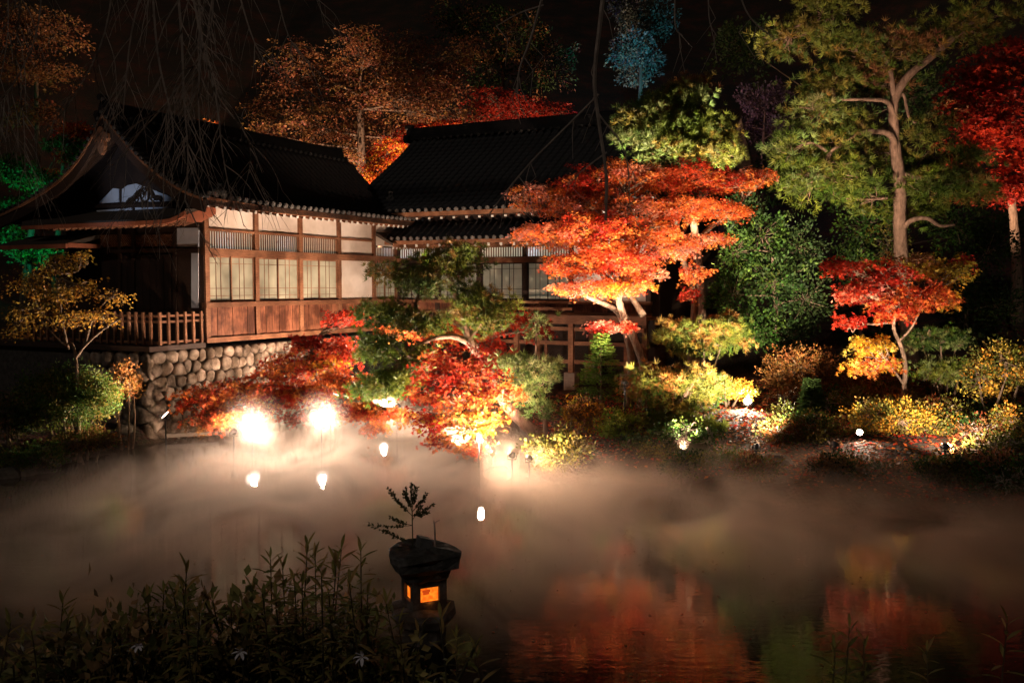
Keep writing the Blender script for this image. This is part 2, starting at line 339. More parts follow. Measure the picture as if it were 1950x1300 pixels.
# fascia, rafters, tile ends along the front eave
def sori_z(x, x0, x1, s_=.10): t = (x - x0) / (x1 - x0) * 2 - 1; return s_ * abs(t) ** 4
fas = MB(); xs = np.linspace(XA + .03, XB - .03, 19)
for a, b_ in zip(xs[:-1], xs[1:]):
    za, zb = 5.83 + sori_z(a, XA, XB), 5.83 + sori_z(b_, XA, XB)
    fas.add([(a, -.86, za - .15), (b_, -.86, zb - .15), (b_, -.86, zb), (a, -.86, za), (a, -.79, za - .15), (b_, -.79, zb - .15), (b_, -.79, zb), (a, -.79, za)], [(0, 1, 2, 3), (7, 6, 5, 4), (0, 4, 5, 1), (3, 2, 6, 7)])
fas.build('eave_board', 'woodx', hall)
sf = MB().add([(XA + .05, -.80, 5.72), (XB - .05, -.80, 5.72), (XB - .05, .05, 6.02), (XA + .05, .05, 6.02)], [(0, 1, 2, 3)]).build('soffit', 'wood', hall)
raf = tip = None; nr_ = 36
for k in range(nr_):
    x = -.55 + k * (9.9 / nr_)
    if raf is None:
        raf = MB().beam((0, .0, 5.90), (0, -.76, 5.655), .075, .085).build('rafter', 'wood', hall)
        tip = MB().beam((0, -.7585, 5.6555), (0, -.772, 5.6515), .079, .089).build('rafter_tip', 'whitetip', raf)
        r_ = raf
    else:
        r_ = dupm(raf); dupm(tip, r_)
    r_.location = (x, 0, sori_z(x, XA, XB) * .8)
def disc_mesh(name, r=.068, d=.06, n=12):
    m_ = MB(); m_.tube([(0, 0, 0), (0, -d, 0)], [r, r], n); m_.tube([(0, -d, 0), (0, -d - .012, 0)], [r * .72, r * .6], n); return m_
def eave_tiles(par, x0, x1, y, z, pitch, sx0, sx1, s_=.10, mat='tilepale', r=.062, rz=0):
    n = int(round((x1 - x0) / pitch)); first = None
    for k in range(n + 1):
        x = x0 + (x1 - x0) * k / n
        if first is None: first = disc_mesh('eave_tile', r).build('eave_tile', mat, par); o = first
        else: o = dupm(first)
        o.location = (x, y, z + sori_z(x, sx0, sx1, s_)); o.rotation_euler = (0, 0, rz)
eave_tiles(roof, XA + .083, XB - .08, -.84, 5.905, .25, XA, XB)
# ridge of stacked tiles with a pale row beneath
rd = MB()
for k, (w, z) in enumerate(((.40, 8.10), (.36, 8.17), (.32, 8.24), (.28, 8.31))): rd.box(XA + .05, 8.95, 2.55 - w / 2, 2.55 + w / 2, z, z + .066)
rd.tube([(XA + .03, 2.55, 8.40), (9.0, 2.55, 8.40)], [.10, .10], 8)
ridge = rd.build('ridge', 'tile', hall)
rt = None
for k in range(38):
    if rt is None: rt = disc_mesh('ridge_tile', .055, .05, 8).build('ridge_tile', 'tilemid', ridge); o = rt
    else: o = dupm(rt)
    o.location = (XA + .35 + k * .25, 2.33, 8.10)
def ogre(par, x, y, z, s_, rz):     # end ornament: shouldered plate with scrolls and knob
    pl = [(-.5, 0), (-.55, .25), (-.42, .42), (-.30, .40), (-.26, .62), (-.12, .82), (0, .86), (.12, .82), (.26, .62), (.30, .40), (.42, .42), (.55, .25), (.5, 0)]
    o = MB().prism([(a * s_, b_ * s_) for a, b_ in pl], 0, -.10 * s_, .10 * s_)
    for q in (-.38, .38): o.tube([(-.16 * s_, q * s_, .25 * s_), (.16 * s_, q * s_, .25 * s_)], [.15 * s_, .15 * s_], 10)
    o.tube([(-.2 * s_, 0, .45 * s_), (.1 * s_, 0, .45 * s_)], [.17 * s_, .19 * s_], 10)
    o.tube([(-.3 * s_, 0, .9 * s_), (.15 * s_, 0, .9 * s_)], [.13 * s_, .13 * s_], 10)
    b_ = o.build('ridge_ornament', 'tilepale' if s_ < .5 else 'tile', par); b_.location = (x, y, z); b_.rotation_euler = (0, 0, rz); return b_
ogre(hall, XA - .02, 2.55, 8.0, .62, 0); ogre(hall, 9.0, 2.55, 8.0, .55, 0)
# descending ridge near the gable, ending in an ornament
prd = resample(PF, .22); dr = MB()
for i in range(1, len(prd) - 1): dr.beam((.15, prd[i][0], prd[i][1] + .11), (.15, prd[i + 1][0] + .01, prd[i + 1][1] + .11), .22, .16)
dr.build('descending_ridge', 'tile', roof); ogre(hall, .15, -.46, 6.0, .32, math.pi / 2)
for q in (-.45, -.2):
    o = disc_mesh('corner_tile', .085, .09).build('corner_tile', 'tilepale', roof); o.location = (q, -.86, 6.04)
# barge boards and pale verge tiles following the gable curve
for prof, nm in ((PF, 'barge_board'), (PB, 'barge_board')):
    pr = [tuple(a) for a in resample(prof, .25)]
    MB().strip([(a, b_ - .02) for a, b_ in pr], .30, 0, XA - .10, XA).build(nm, 'darkwood', hall)
    MB().strip([(a, b_ + .03) for a, b_ in pr], .075, 0, XA - .13, XA - .10).build('barge_edge', 'wood', hall)
vt = None
for prof in (PF, PB):
    pr = resample(prof, .21)
    for i in range(len(pr)):
        if vt is None: vt = MB().tube([(-.10, 0, 0), (.14, 0, 0)], [.052, .052], 8).build('verge_tile', 'tilemid', roof); o = vt
        else: o = dupm(vt)
        o.location = (XA - .06, pr[i][0], pr[i][1] + .075)
# pendant under the apex
pend = [(0, .42), (.10, .40), (.16, .28), (.30, .22), (.34, .08), (.24, .0), (.14, .06), (.17, -.10), (.10, -.26), (0, -.34)]
pend = pend + [(-a, b_) for a, b_ in pend[-2:0:-1]]
pp = MB().prism([(a * .8, b_ * .95) for a, b_ in pend], 0, -.05, .05).tube([(-.08, 0, .06), (.04, 0, .06)], [.08, .08], 10).build('gable_pendant', 'wood', hall); pp.location = (XA - .16, 2.53, 7.42)
# gable wall: dark frame, pale plaster fields, carved strut
def gp(*px, x=0.): return [gable(u, v, x) for u, v in px]
MB().prism([(-.02, Z0), (5.1, Z0), (5.1, 6.0), (2.55, 7.75), (-.02, 5.95)], 0, -.02, .018).build('gable_wall', 'darkwood', hall)
def field(name, mat, *px, d=.03): MB().prism(gp(*px), 0, -.02 - d, -.021).build(name, mat, hall)
field('plaster_field', 'bluewhite', (190, 388), (229, 385), (229, 360), (218, 359))
field('plaster_field', 'bluewhite', (235, 385), (345, 383), (318, 371), (282, 357), (262, 350), (246, 353), (235, 361))
field('plaster_field', 'bluewhite', (187, 407), (254, 402), (254, 396), (187, 401))
field('plaster_field', 'bluewhite', (260, 401), (332, 397), (332, 391), (260, 395))
field('plaster_field', 'bluewhite', (339, 397), (375, 395), (375, 389), (339, 390))
field('plaster_field', 'bluewhite', (340, 471), (381, 470), (381, 433), (340, 434))
field('plaster_field', 'bluewhite', (367, 586), (380, 586), (380, 482), (367, 482))
for v0 in (391, 431, 477): MB().prism(gp((150, v0 + 6), (383, v0 + 3), (383, v0 - 4), (150, v0 - 1)), 0, -.10, -.055).build('tie_beam', 'darkwood', hall)
for u0 in (232, 258, 337): MB().prism(gp((u0 - 3, 600), (u0 + 3, 600), (u0 + 3, 410), (u0 - 3, 410)), 0, -.09, -.052).build('gable_post', 'darkwood', hall)
car = MB(); cy_, cz_ = gable(280, 372); R_ = .16
car.tube([(-.085, cy_ + R_ * math.cos(a), cz_ + R_ * 1.1 * math.sin(a)) for a in np.linspace(0, 2 * math.pi, 19)], [.026] * 19, 6)
for s_ in (-1, 1):
    car.tube(smooth_path([(-.085, cy_ + s_ * .14, cz_ + .12), (-.085, cy_ + s_ * .26, cz_ + .06), (-.085, cy_ + s_ * .34, cz_ - .06), (-.085, cy_ + s_ * .48, cz_ - .08), (-.085, cy_ + s_ * .62, cz_ - .15)], 4), [.055] * 17, 6)
    for q, rr in ((.30, .07), (.44, .06), (.56, .045)):
        car.tube([(-.09, cy_ + s_ * q + rr * math.cos(a), cz_ - .10 + rr * math.sin(a)) for a in np.linspace(0, 2 * math.pi, 11)], [.016] * 11, 5)
car.tube([(-.09, cy_ + .05 * math.cos(a), cz_ + .03 + .05 * math.sin(a)) for a in np.linspace(-1, 4.2, 11)], [.014] * 11, 5)
car.build('carved_strut', 'darkwood', hall)
# skirt roof of bark shingles across the gable, flared at its right end
hp = [(0., 5.78), (-.35, 5.62), (-.7, 5.50), (-1.0, 5.42)]
V = []; ys = np.linspace(-.45, 5.6, 25)
for yy in ys:
    fl = .16 * max(0, (.35 - yy) / .8) ** 2 + .06 * max(0, (yy - 4.8) / .8) ** 2
    for (xx, zz) in hp: V.append((xx, yy, zz + fl * (-xx + .2)))
    for (xx, zz) in hp[::-1]: V.append((xx, yy, zz + fl * (-xx + .2) - .12))
ii = np.arange(len(V)).reshape(len(ys), 8); F = []
for i in range(len(ys) - 1):
    for k in range(8): F.append((ii[i, k], ii[i, (k + 1) % 8], ii[i + 1, (k + 1) % 8], ii[i + 1, k]))
F += [tuple(ii[0]), tuple(ii[-1][::-1])]
sk = MB().add(V, F).build('skirt_roof', 'copper', hall)
MB().strip([(yy, 5.37 + .16 * max(0, (.35 - yy) / .8) ** 2 * 1.2) for yy in ys], .10, 0, -1.03, -.93).build('fascia', 'redfascia', sk)
MB().add([(-.99, -.46, 5.47), (0, -.46, 5.80), (0, -.46, 5.56), (-.5, -.46, 5.32), (-.99, -.46, 5.30)], [(0, 1, 2, 3, 4)]).build('end_board', 'redfascia', sk)
rk = None
for k in range(22):
    if rk is None: rk = MB().beam((0, 0, 5.52), (-.93, 0, 5.24), .06, .07).build('skirt_rafter', 'wood', sk); o = rk
    else: o = dupm(rk)
    o.location = (0, -.3 + k * .25, 0)
# porch canopy farther back on the gable side
pc = MB().prism([(-1.1, 4.86), (0, 5.16), (0, 5.04), (-1.1, 4.76)], 1, 3.75, 6.6).build('porch_canopy', 'copper', hall)
MB().box(-1.13, -1.06, 3.7, 6.6, 4.74, 4.85).build('fascia', 'redfascia', pc); MB().box(-1.05, -.0, 3.70, 3.75, 4.76, 4.88).build('end_board', 'redfascia', pc)
# diagonal lattice panels
for (u0, u1) in ((195, 255), (262, 333)):
    (y1, zb), (y0, _) = gable(u0, 471), gable(u1, 471); zt = gable(u0, 448)[1]
    bkp = MB().box(-.045, -.03, y0, y1, zb, zt).build('lattice_panel', 'paper', hall); bkp.data.materials.clear(); bkp.data.materials.append(M['board'])
    lt = MB(); st = .075
    for s_ in (-1, 1):
        c0 = -(zt - zb)
        q = y0 + (c0 if s_ > 0 else 0)
        while q < y1 + (0 if s_ > 0 else (zt - zb)):
            a = max(y0, q) if s_ > 0 else min(y1, q); 
            if s_ > 0: pA = (max(q, y0), zb + max(0, y0 - q)); pB = (min(q + zt - zb, y1), zb + min(zt - zb, y1 - q))
            else: pA = (min(q, y1), zb + max(0, q - y1)); pB = (max(q - (zt - zb), y0), zb + min(zt - zb, q - y0))
            if abs(pA[0] - pB[0]) > .02: lt.beam((-.058 - .006 * s_, *pA), (-.058 - .006 * s_, *pB), .012, .016, (1, 0, 0))
            q += st
    lt.build('lattice', 'woodx', bkp)
# gable doors of upright boards
for (u0, u1) in ((213, 255), (262, 330)):
    (y1, zb), (y0, _) = gable(u0, 588), gable(u1, 588); zt = gable(u0, 486)[1]; n = 5
    dr_ = MB().box(-.035, -.022, y0, y1, zb, zt).build('door', 'darkwood', hall)
    for k in range(n): MB().box(-.05 - .004 * (k % 2), -.034, y0 + (y1 - y0) * k / n + .006, y0 + (y1 - y0) * (k + 1) / n - .006, zb, zt).build('board', 'darkwood', dr_)
# small canopy above the last bay by the inner corner
cn = MB().prism([(-.75, 5.10), (0, 5.50), (0, 5.40), (-.75, 5.02)], 0, 7.42, 8.6).build('corner_canopy', 'copper', hall)
MB().box(7.40, 8.62, -.79, -.74, 4.99, 5.11).build('fascia', 'woodx', cn)
ct = None
for k in range(6):
    if ct is None: ct = MB().box(-.03, .03, -.71, -.68, 4.93, 4.99).build('rafter_tip', 'whitetip', cn); o = ct
    else: o = dupm(ct)
    o.location = (7.5 + k * .2, 0, 0)
# lamps glowing behind the paper transoms
def point(par, loc, e, col=(1, 1, 1), r=.05, name='room_light'):
    l = bpy.data.lights.new(name, 'POINT'); l.energy = e; l.color = col; l.shadow_soft_size = r
    o = bpy.data.objects.new(name, l); COL.objects.link(o); o.location = loc; o.parent = par; return o
for x in (.85, 3.15, 8.25): point(hall, (x, .15, 4.93 if x < 8 else 4.88), 4.5, (.72, .80, 1.0), .02)

# ------------------------------------------------------------------ stone base of the hall, deck and railing
def clip(poly, a, b_):      # keep the side nearer to a than to b
    mx_, my_ = (a[0] + b_[0]) / 2, (a[1] + b_[1]) / 2; nx_, ny_ = b_[0] - a[0], b_[1] - a[1]; out = []
    for i in range(len(poly)):
        p_, q_ = poly[i], poly[(i + 1) % len(poly)]; dp = (p_[0] - mx_) * nx_ + (p_[1] - my_) * ny_; dq = (q_[0] - mx_) * nx_ + (q_[1] - my_) * ny_
        if dp <= 0: out.append(p_)
        if dp * dq < 0: t = dp / (dp - dq); out.append((p_[0] + (q_[0] - p_[0]) * t, p_[1] + (q_[1] - p_[1]) * t))
    return out
sw = thing('stone_retaining_wall', 'rough river stone retaining wall under the timber hall', 'wall', HC, HA)
MB().box(-1.66, 9.2, .09, 6, -.7, 2.17).build('mortar_core', 'mortar', sw)
def stones(a0, a1, z0, z1, size, place):
    pts = []; rows = int((z1 - z0) / (size * .9))
    for r in range(rows):
        n = int((a1 - a0) / size)
        for k in range(n): pts.append((a0 + (k + .5 + (.5 if r % 2 else 0) * .9 + random.uniform(-.28, .28)) * size * (a1 - a0) / (n * size), z0 + (r + .5 + random.uniform(-.26, .26)) * (z1 - z0) / rows))
    for i, c in enumerate(pts):
        poly = [(a0, z0), (a1, z0), (a1, z1), (a0, z1)]
        for j, d in enumerate(pts):
            if i != j and abs(d[0] - c[0]) < size * 3 and abs(d[1] - c[1]) < size * 3: poly = clip(poly, c, d)
            if len(poly) < 3: break
        if len(poly) < 3: continue
        poly = np.array(poly); cen = poly.mean(0); pr = []
        for _ in range(1):   # round the corners
            q = []
            for k in range(len(poly)): a, b_ = poly[k], poly[(k + 1) % len(poly)]; q += [a * .72 + b_ * .28, a * .28 + b_ * .72]
            poly = np.array(q)
        k = min(12, len(poly)); poly = poly[np.linspace(0, len(poly), k, endpoint=False).astype(int)]
        h = random.uniform(.05, .16); V = []; F = []
        for sc_, dz in ((.95, -.10), (.965, h * .30), (.86, h * .78), (.5, h * .97)):
            for q in poly: V.append((*(cen + (q - cen) * sc_ * random.uniform(.93, 1.03)), dz + random.uniform(-.02, .02)))
        V.append((*cen, h)); k = len(poly)
        for r in range(3):
            for e in range(k): F.append((r * k + e, r * k + (e + 1) % k, (r + 1) * k + (e + 1) % k, (r + 1) * k + e))
        for e in range(k): F.append((3 * k + e, 3 * k + (e + 1) % k, 4 * k))
        b_ = MB().add([place(*q) for q in V], F).build('stone', 'stone', sw, smooth=True)
stones(-1.72, 5.6, -.25, 2.19, .31, lambda a, z, h: (a, .06 - h, z))
stones(-.02, 2.6, -.05, 2.19, .42, lambda a, z, h: (-1.65 - h, a + .02, z))
deck = thing('side_deck', 'dark timber deck beside the gable end above the stones', 'deck', HC, HA)
nb = 11
for k in range(nb): MB().box(-1.78 + k * .16 + .004, -1.78 + (k + 1) * .16 - .004, -.02, 5.8, 2.26, 2.31).build('plank', 'darkwood', deck)
MB().box(-1.80, -.02, -.05, -.02, 2.19, 2.31).build('edge_board', 'darkwood', deck); MB().box(-1.82, -1.79, -.05, 5.8, 2.19, 2.31).build('edge_board', 'darkwood', deck)
rl = thing('picket_railing', 'brown timber picket railing round the corner of the side deck', 'railing', HC, HA)
for z in (2.36, 2.86, 3.00):
    MB().box(-1.5, -.04, -.005, .035, z, z + .055).build('rail', 'woodx', rl); MB().box(-1.50, -1.46, .04, 5.0, z, z + .055).build('rail', 'woodx', rl)
pk = None
for (x, y) in [(-1.47 + k * .265, -.03) for k in range(6)] + [(-1.52, .22 + k * .25) for k in range(19)]:
    if pk is None: pk = MB().box(-.032, .032, -.03, .03, 2.33, 3.12).build('picket', 'wood', rl); o = pk
    else: o = dupm(pk)
    o.location = (x, y, 0)

# ------------------------------------------------------------------ rear wing
wing = thing('raised_wing', 'raised shrine wing with tall black two-tier roof on timber stilts', 'hall', WC, WA)
WB = [0.06, 1.62, 3.2, 4.84, 6.42, 7.7, 8.9]; WF, WS, WT, WN0, WN1 = 2.87, 3.29, 4.46, 4.70, 4.95
MB().box(0, 9.0, .75, 7.5, 2.6, 6.3).build('wall_core', 'darkwood', wing)
post = None
for i, x in enumerate(WB):
    if post is None: post = MB().box(-.075, .075, -.06, .08, WF, 5.75).build('post', 'darkwood', wing); o = post
    else: o = dupm(post)
    o.location = (x, 0, 0)
for nm, z0, z1 in (('ground_sill', WF - .06, WF + .07), ('window_sill', WS - .10, WS), ('lintel_beam', WT + .02, WN0 - .03), ('wall_plate', 4.97, 5.10)): MB().box(-.0, 9.0, -.085, .05, z0, z1).build(nm, 'woodx', wing)
for i in range(6):
    x0, x1 = WB[i] + .08, WB[i + 1] - .08; xm = (x0 + x1) / 2
    if i < 4:
        sash(wing, x0, xm + .02, WS, WT + .02, .035, 'darkwood'); sash(wing, xm - .02, x1, WS, WT + .02, -.005, 'darkwood')
        transom(wing, x0, x1, WN0 - .03, WN1 + .02, .0, wm='wood')
    else:
        hb('plaster_panel', 'plaster', x0, x1, .0, .06, WS, WT + .02, parent=wing); hb('plaster_panel', 'plaster', x0, x1, .0, .06, WN0 - .03, WN1 + .02, parent=wing)
    for k in range(5): hb('board', 'board', x0 + (x1 - x0) * k / 5 + .005, x0 + (x1 - x0) * (k + 1) / 5 - .005, -.01, .06, WF + .07, WS - .10, parent=wing)
for x in (.35, 2.55, 5.05): point(wing, (x, .15, 4.82), 4.5, (.74, .82, 1.0), .02)
# upper roof
WPF = [(-.75, 6.12), (-.1, 6.42), (.5, 6.82), (1, 7.25), (2, 7.90), (3, 8.55), (4, 9.30)]; WPB = [(4, 9.30), (5, 8.5), (6, 7.8), (7.2, 7.0), (8.6, 6.2)]
rs = MB()
for prof in (WPF, WPB):
    pr = resample(prof, .6)
    for i in range(len(pr) - 1): rs.prism([(pr[i][0], pr[i][1] - .18), (pr[i + 1][0], pr[i + 1][1] - .18), (pr[i + 1][0], pr[i + 1][1] - .02), (pr[i][0], pr[i][1] - .02)], 0, -1.75, 10.6)
wroof = rs.build('roof', 'darkwood', wing)
tiled('roof_tiles', WPF, -1.8, 9.35, wroof, pitch=.28, row=.28, sori=.14); tiled('roof_tiles', WPB, -1.8, 9.35, wroof, pitch=.4, row=.5)
MB().box(-1.75, 9.3, -.76, -.69, 5.98, 6.12).build('eave_board', 'woodx', wing)
eave_tiles(wroof, -1.7, 9.25, -.74, 6.17, .28, -1.8, 9.35, .14, 'tilepale')
def wraf(y0, z0, y1, z1, n, x0, x1, par):
    r0 = None
    for k in range(n):
        if r0 is None:
            r0 = MB().beam((0, y0, z0), (0, y1, z1), .07, .08).build('rafter', 'wood', par); t0 = MB().beam((0, y1 - .002, z1), (0, y1 - .018, z1 - .003), .082, .092).build('rafter_tip', 'whitetip', r0); o = r0
        else: o = dupm(r0); dupm(t0, o)
        o.location = (x0 + (x1 - x0) * k / (n - 1), 0, 0)
wraf(.1, 6.20, -.66, 5.93, 24, -1.5, 9.1, wing)
# lower skirt roof
LPF = [(-1.12, 5.20), (-.7, 5.42), (-.1, 5.86)]
pr = resample(LPF, .4); rs = MB()
for i in range(len(pr) - 1): rs.prism([(pr[i][0], pr[i][1] - .12), (pr[i + 1][0], pr[i + 1][1] - .12), (pr[i + 1][0], pr[i + 1][1] - .02), (pr[i][0], pr[i][1] - .02)], 0, .3, 9.1)
lroof = rs.build('skirt_roof', 'darkwood', wing); tiled('roof_tiles', LPF, .25, 9.15, lroof, pitch=.25, row=.26, sori=.05)
MB().box(.3, 9.1, -1.13, -1.07, 5.07, 5.19).build('eave_board', 'woodx', wing); eave_tiles(lroof, .33, 9.1, -1.10, 5.235, .25, .25, 9.15, .05)
wraf(.0, 5.30, -1.03, 5.03, 20, .6, 8.9, wing)
rd = MB()
for w, z in ((.46, 9.26), (.42, 9.34), (.38, 9.42), (.34, 9.50)): rd.box(-1.95, 9.4, 4 - w / 2, 4 + w / 2, z, z + .075)
rd.tube([(-1.97, 4, 9.61), (9.4, 4, 9.61)], [.13, .13], 8); wr = rd.build('ridge', 'tile', wing)
rt = None
for k in range(36):
    if rt is None: rt = disc_mesh('ridge_tile', .062, .05, 8).build('ridge_tile', 'tilemid', wr); o = rt
    else: o = dupm(rt)
    o.location = (-1.2 + k * .29, 3.75, 9.24)
ogre(wing, -2.0, 4, 9.15, .7, 0)
o = ogre(wing, -.3, .15, 6.62, .3, math.pi / 2)
MB().strip([tuple(a) for a in resample(WPF, .3)], .3, 0, -1.86, -1.76).build('barge_board', 'darkwood', wing)
# veranda, stilts, braces and footings
MB().box(3.2, 9.2, -1.05, -.0, WF - .10, WF - .02).build('veranda_floor', 'woodx', wing); MB().box(3.2, 9.2, -1.10, -1.05, WF - .24, WF + .02).build('veranda_edge', 'woodx', wing)
for z in (3.02, 3.22): MB().box(4.9, 6.9, -1.06, -1.02, z, z + .09).build('veranda_rail', 'woodx', wing)
for x in (3.3, 5.05, 6.86, 8.6):
    for y in (-1.0, .6):
        gzz = tz(*WW(x, y, 0)[:2]); s_ = MB().box(x - .075, x + .075, y - .075, y + .075, max(gzz, 0) + .5, WF - .1).build('stilt', 'wood', wing)
        MB().prism([(x - .17, y - .17), (x + .17, y - .17), (x + .17, y + .17), (x - .17, y + .17)], 2, gzz - .3, max(gzz, 0) + .5).build('footing', 'concrete', s_)
for z in (1.45, 2.0, 2.42): MB().box(3.2, 9.1, -1.03 + .035, -.97 + .03, z, z + .11).build('brace', 'wood', wing)
for x in (4.2, 6.0, 7.7): MB().box(x - .045, x + .045, -.96, -.88, 1.2, WF - .1).build('strut', 'wood', wing)
MB().box(2.5, 9, 1.5, 1.56, 0, WF).build('underfloor_wall', 'darkwood', wing)

# ------------------------------------------------------------------ foliage generators
def nrm(a): return a / (np.linalg.norm(a, axis=-1, keepdims=True) + 1e-9)
_c = np.array([0, .28, 0]); _st = [_c]
for i, (a, r) in enumerate([(-128, .30), (-100, .62), (-76, .30), (-50, .82), (-26, .32), (0, .95), (26, .32), (50, .82), (76, .30), (100, .62), (128, .30)]):
    a = math.radians(a); _st.append(_c + np.array([math.sin(a) * r, math.cos(a) * r, -.10 * r if i % 2 else .03]))
STAR = (np.array(_st), np.array([(0, 1, 2, 3), (0, 3, 4, 5), (0, 5, 6, 7), (0, 7, 8, 9), (0, 9, 10, 11)]))
RHOMB = (np.array([(0, 0, 0), (.30, .45, .07), (0, 1, -.06), (-.30, .45, .07)]), np.array([(0, 1, 2, 3)]))
def tuft_template(n, seed, spread=1.15, wid=.06):
    r = np.random.default_rng(seed); V = []; F = []
    for k in range(n):
        th_ = spread * math.sqrt((k + .5) / n); ph = k * 2.4 + r.uniform(0, .5); L = r.uniform(.75, 1.05)
        d = np.array([math.sin(th_) * math.cos(ph), math.cos(th_), math.sin(th_) * math.sin(ph)]); s_ = nrm(np.cross(d, r.normal(size=3))) * wid
        o = len(V); V += [d * .06 - s_, d * .06 + s_, d * L]; F.append((o, o + 1, o + 2))
    return np.array(V), np.array(F)
TUFTS = [tuft_template(14, s_) for s_ in range(3)]
def scatter(tpl, pos, fwd, up, size, col):
    V0, F0 = tpl; n = len(pos); f = nrm(fwd); r = nrm(np.cross(f, up)); u = np.cross(r, f)
    V = pos[:, None, :] + size[:, None, None] * (V0[None, :, 0, None] * r[:, None, :] + V0[None, :, 1, None] * f[:, None, :] + V0[None, :, 2, None] * u[:, None, :])
    k = len(V0); F = F0[None] + (np.arange(n) * k)[:, None, None]
    C = np.repeat(col[:, None, :], k, 1)
    return V.reshape(-1, 3), F.reshape(-1, F0.shape[1]), C.reshape(-1, 3)
def join(parts):
    Vs, Fs, Cs = [], [], []; o = 0
    for V, F, C in parts: Vs.append(V); Fs.append(F + o); Cs.append(C); o += len(V)
    return np.vstack(Vs), np.vstack(Fs), np.vstack(Cs)
def rball(n):
    d = nrm(rng.normal(size=(n, 3))); return d * rng.random((n, 1)) ** .42
def pick(pal, n, jit=.18):
    pal = np.array(pal, float); c = pal[rng.integers(0, len(pal), n)]; return np.clip(c * (1 + rng.normal(0, jit, (n, 1))) * (1 + rng.normal(0, .07, (n, 3))), .002, .95)
def clump(u, v, Y, rx, ry, ryd=None):
    c = P(u, v, Y); a = PX(rx, Y); b_ = PX(ry, Y); return c, np.array([a, ryd if ryd else a * .8, b_])
def nearest(paths, c):
    best = None
    for pts in paths:
        for q in pts:
            d = np.linalg.norm(q - c) + max(0, q[2] - c[2]) * 1.6
            if best is None or d < best[0]: best = (d, q)
    return best[1]
# crown kinds ------------------------------------------------------
def crown_maple(cl, pal, dens, size, tpl, mb, core, flat=.5, lps=36):
    parts = []
    for (c, r), pl in zip(cl, pal):
        fs = size / .09; ns = max(9, int(dens * (r[0] * r[1] + r[0] * r[2]) * 26 / fs ** 1.4)); sc_ = c + rball(ns) * r
        rs_ = rng.uniform(.20, .42, ns) * min(1.0, .45 + r.min()) * fs ** .8; bc = pick(pl, ns, .12)
        q = nearest(core, c); mid = (q + c) / 2 + rng.normal(0, .10, 3); pth = smooth_path([q, mid, c], 5); rad = np.linspace(.05, .028, len(pth)) * min(1.4, .5 + r[0] * .6)
        mb.tube(pth, rad, 5)
        for s_ in sc_[:60]:
            t = rng.integers(len(pth) // 2, len(pth)); a = pth[t]; m_ = (a + s_) / 2 + rng.normal(0, .07, 3); m_[2] -= .05
            tp = smooth_path([a, m_, s_], 3); mb.tube(tp, np.linspace(.016, .005, len(tp)), 3, False)
        n = ns * lps; k = np.repeat(np.arange(ns), lps); an = rng.uniform(0, 2 * math.pi, n); rr = np.sqrt(rng.random(n)) * rs_[k] * 1.15
        off = np.stack([np.cos(an) * rr, np.sin(an) * rr, -.45 * rr ** 2 / (rs_[k] + .05) + rng.normal(0, .035, n)], -1)
        tilt = nrm(np.array([0, 0, 1.]) + .35 * rng.normal(size=(ns, 3)))[k]; off[:, 2] -= (off[:, :2] * tilt[:, :2]).sum(1)
        pos = sc_[k] + off; fwd = np.stack([np.cos(an), np.sin(an), rng.uniform(-.9, .15, n)], -1) + rng.normal(0, .35, (n, 3))
        up = nrm(np.array([0, -.35, .8]) + flat * rng.normal(size=(n, 3)))
        col = np.clip(bc[k] * (1 + rng.normal(0, .16, (n, 1))), .002, .95)
        parts.append(scatter(tpl, pos, fwd, up, size * rng.uniform(.7, 1.2, n), col))
    return join(parts)
def crown_broad(cl, pal, dens, size, tpl, mb, core, lps=26):
    parts = []
    for (c, r), pl in zip(cl, pal):
        ns = max(8, int(dens * (r[0] * r[2] + r[0] * r[1]) * 48 / (size / .06) ** 1.2)); d = rball(ns); d *= (1 + .22 * np.sin(d[:, :1] * 7 + d[:, 1:2] * 5 + 9 * d[:, 2:])); sc_ = c + d * r
        q = nearest(core, c); mb.tube(smooth_path([q, (q + c) / 2 + rng.normal(0, .08, 3), c], 4), np.linspace(.04, .015, 9), 4)
        for s_ in sc_[:30]: mb.tube([c + (s_ - c) * .1, c + (s_ - c) * .55 + rng.normal(0, .04, 3), s_], [.012, .008, .004], 3, False)
        n = ns * lps; k = np.repeat(np.arange(ns), lps); bc = pick(pl, ns, .16)
        w = rng.uniform(.05, .12, ns) * min(1.6, .6 + r.min()) * (size / .06) ** .4; off = np.clip(rng.normal(0, 1, (n, 3)), -1.5, 1.5) * w[k][:, None]
        pos = sc_[k] + off; fwd = nrm(off + .6 * (sc_[k] - c)) + rng.normal(0, .55, (n, 3)) + np.array([0, 0, .2]); up = rng.normal(size=(n, 3)) + np.array([0, -.3, .6])
        parts.append(scatter(tpl, pos, fwd, up, size * rng.uniform(.6, 1.25, n), np.clip(bc[k] * (1 + rng.normal(0, .2, (n, 1))), .002, .95)))
    return join(parts)
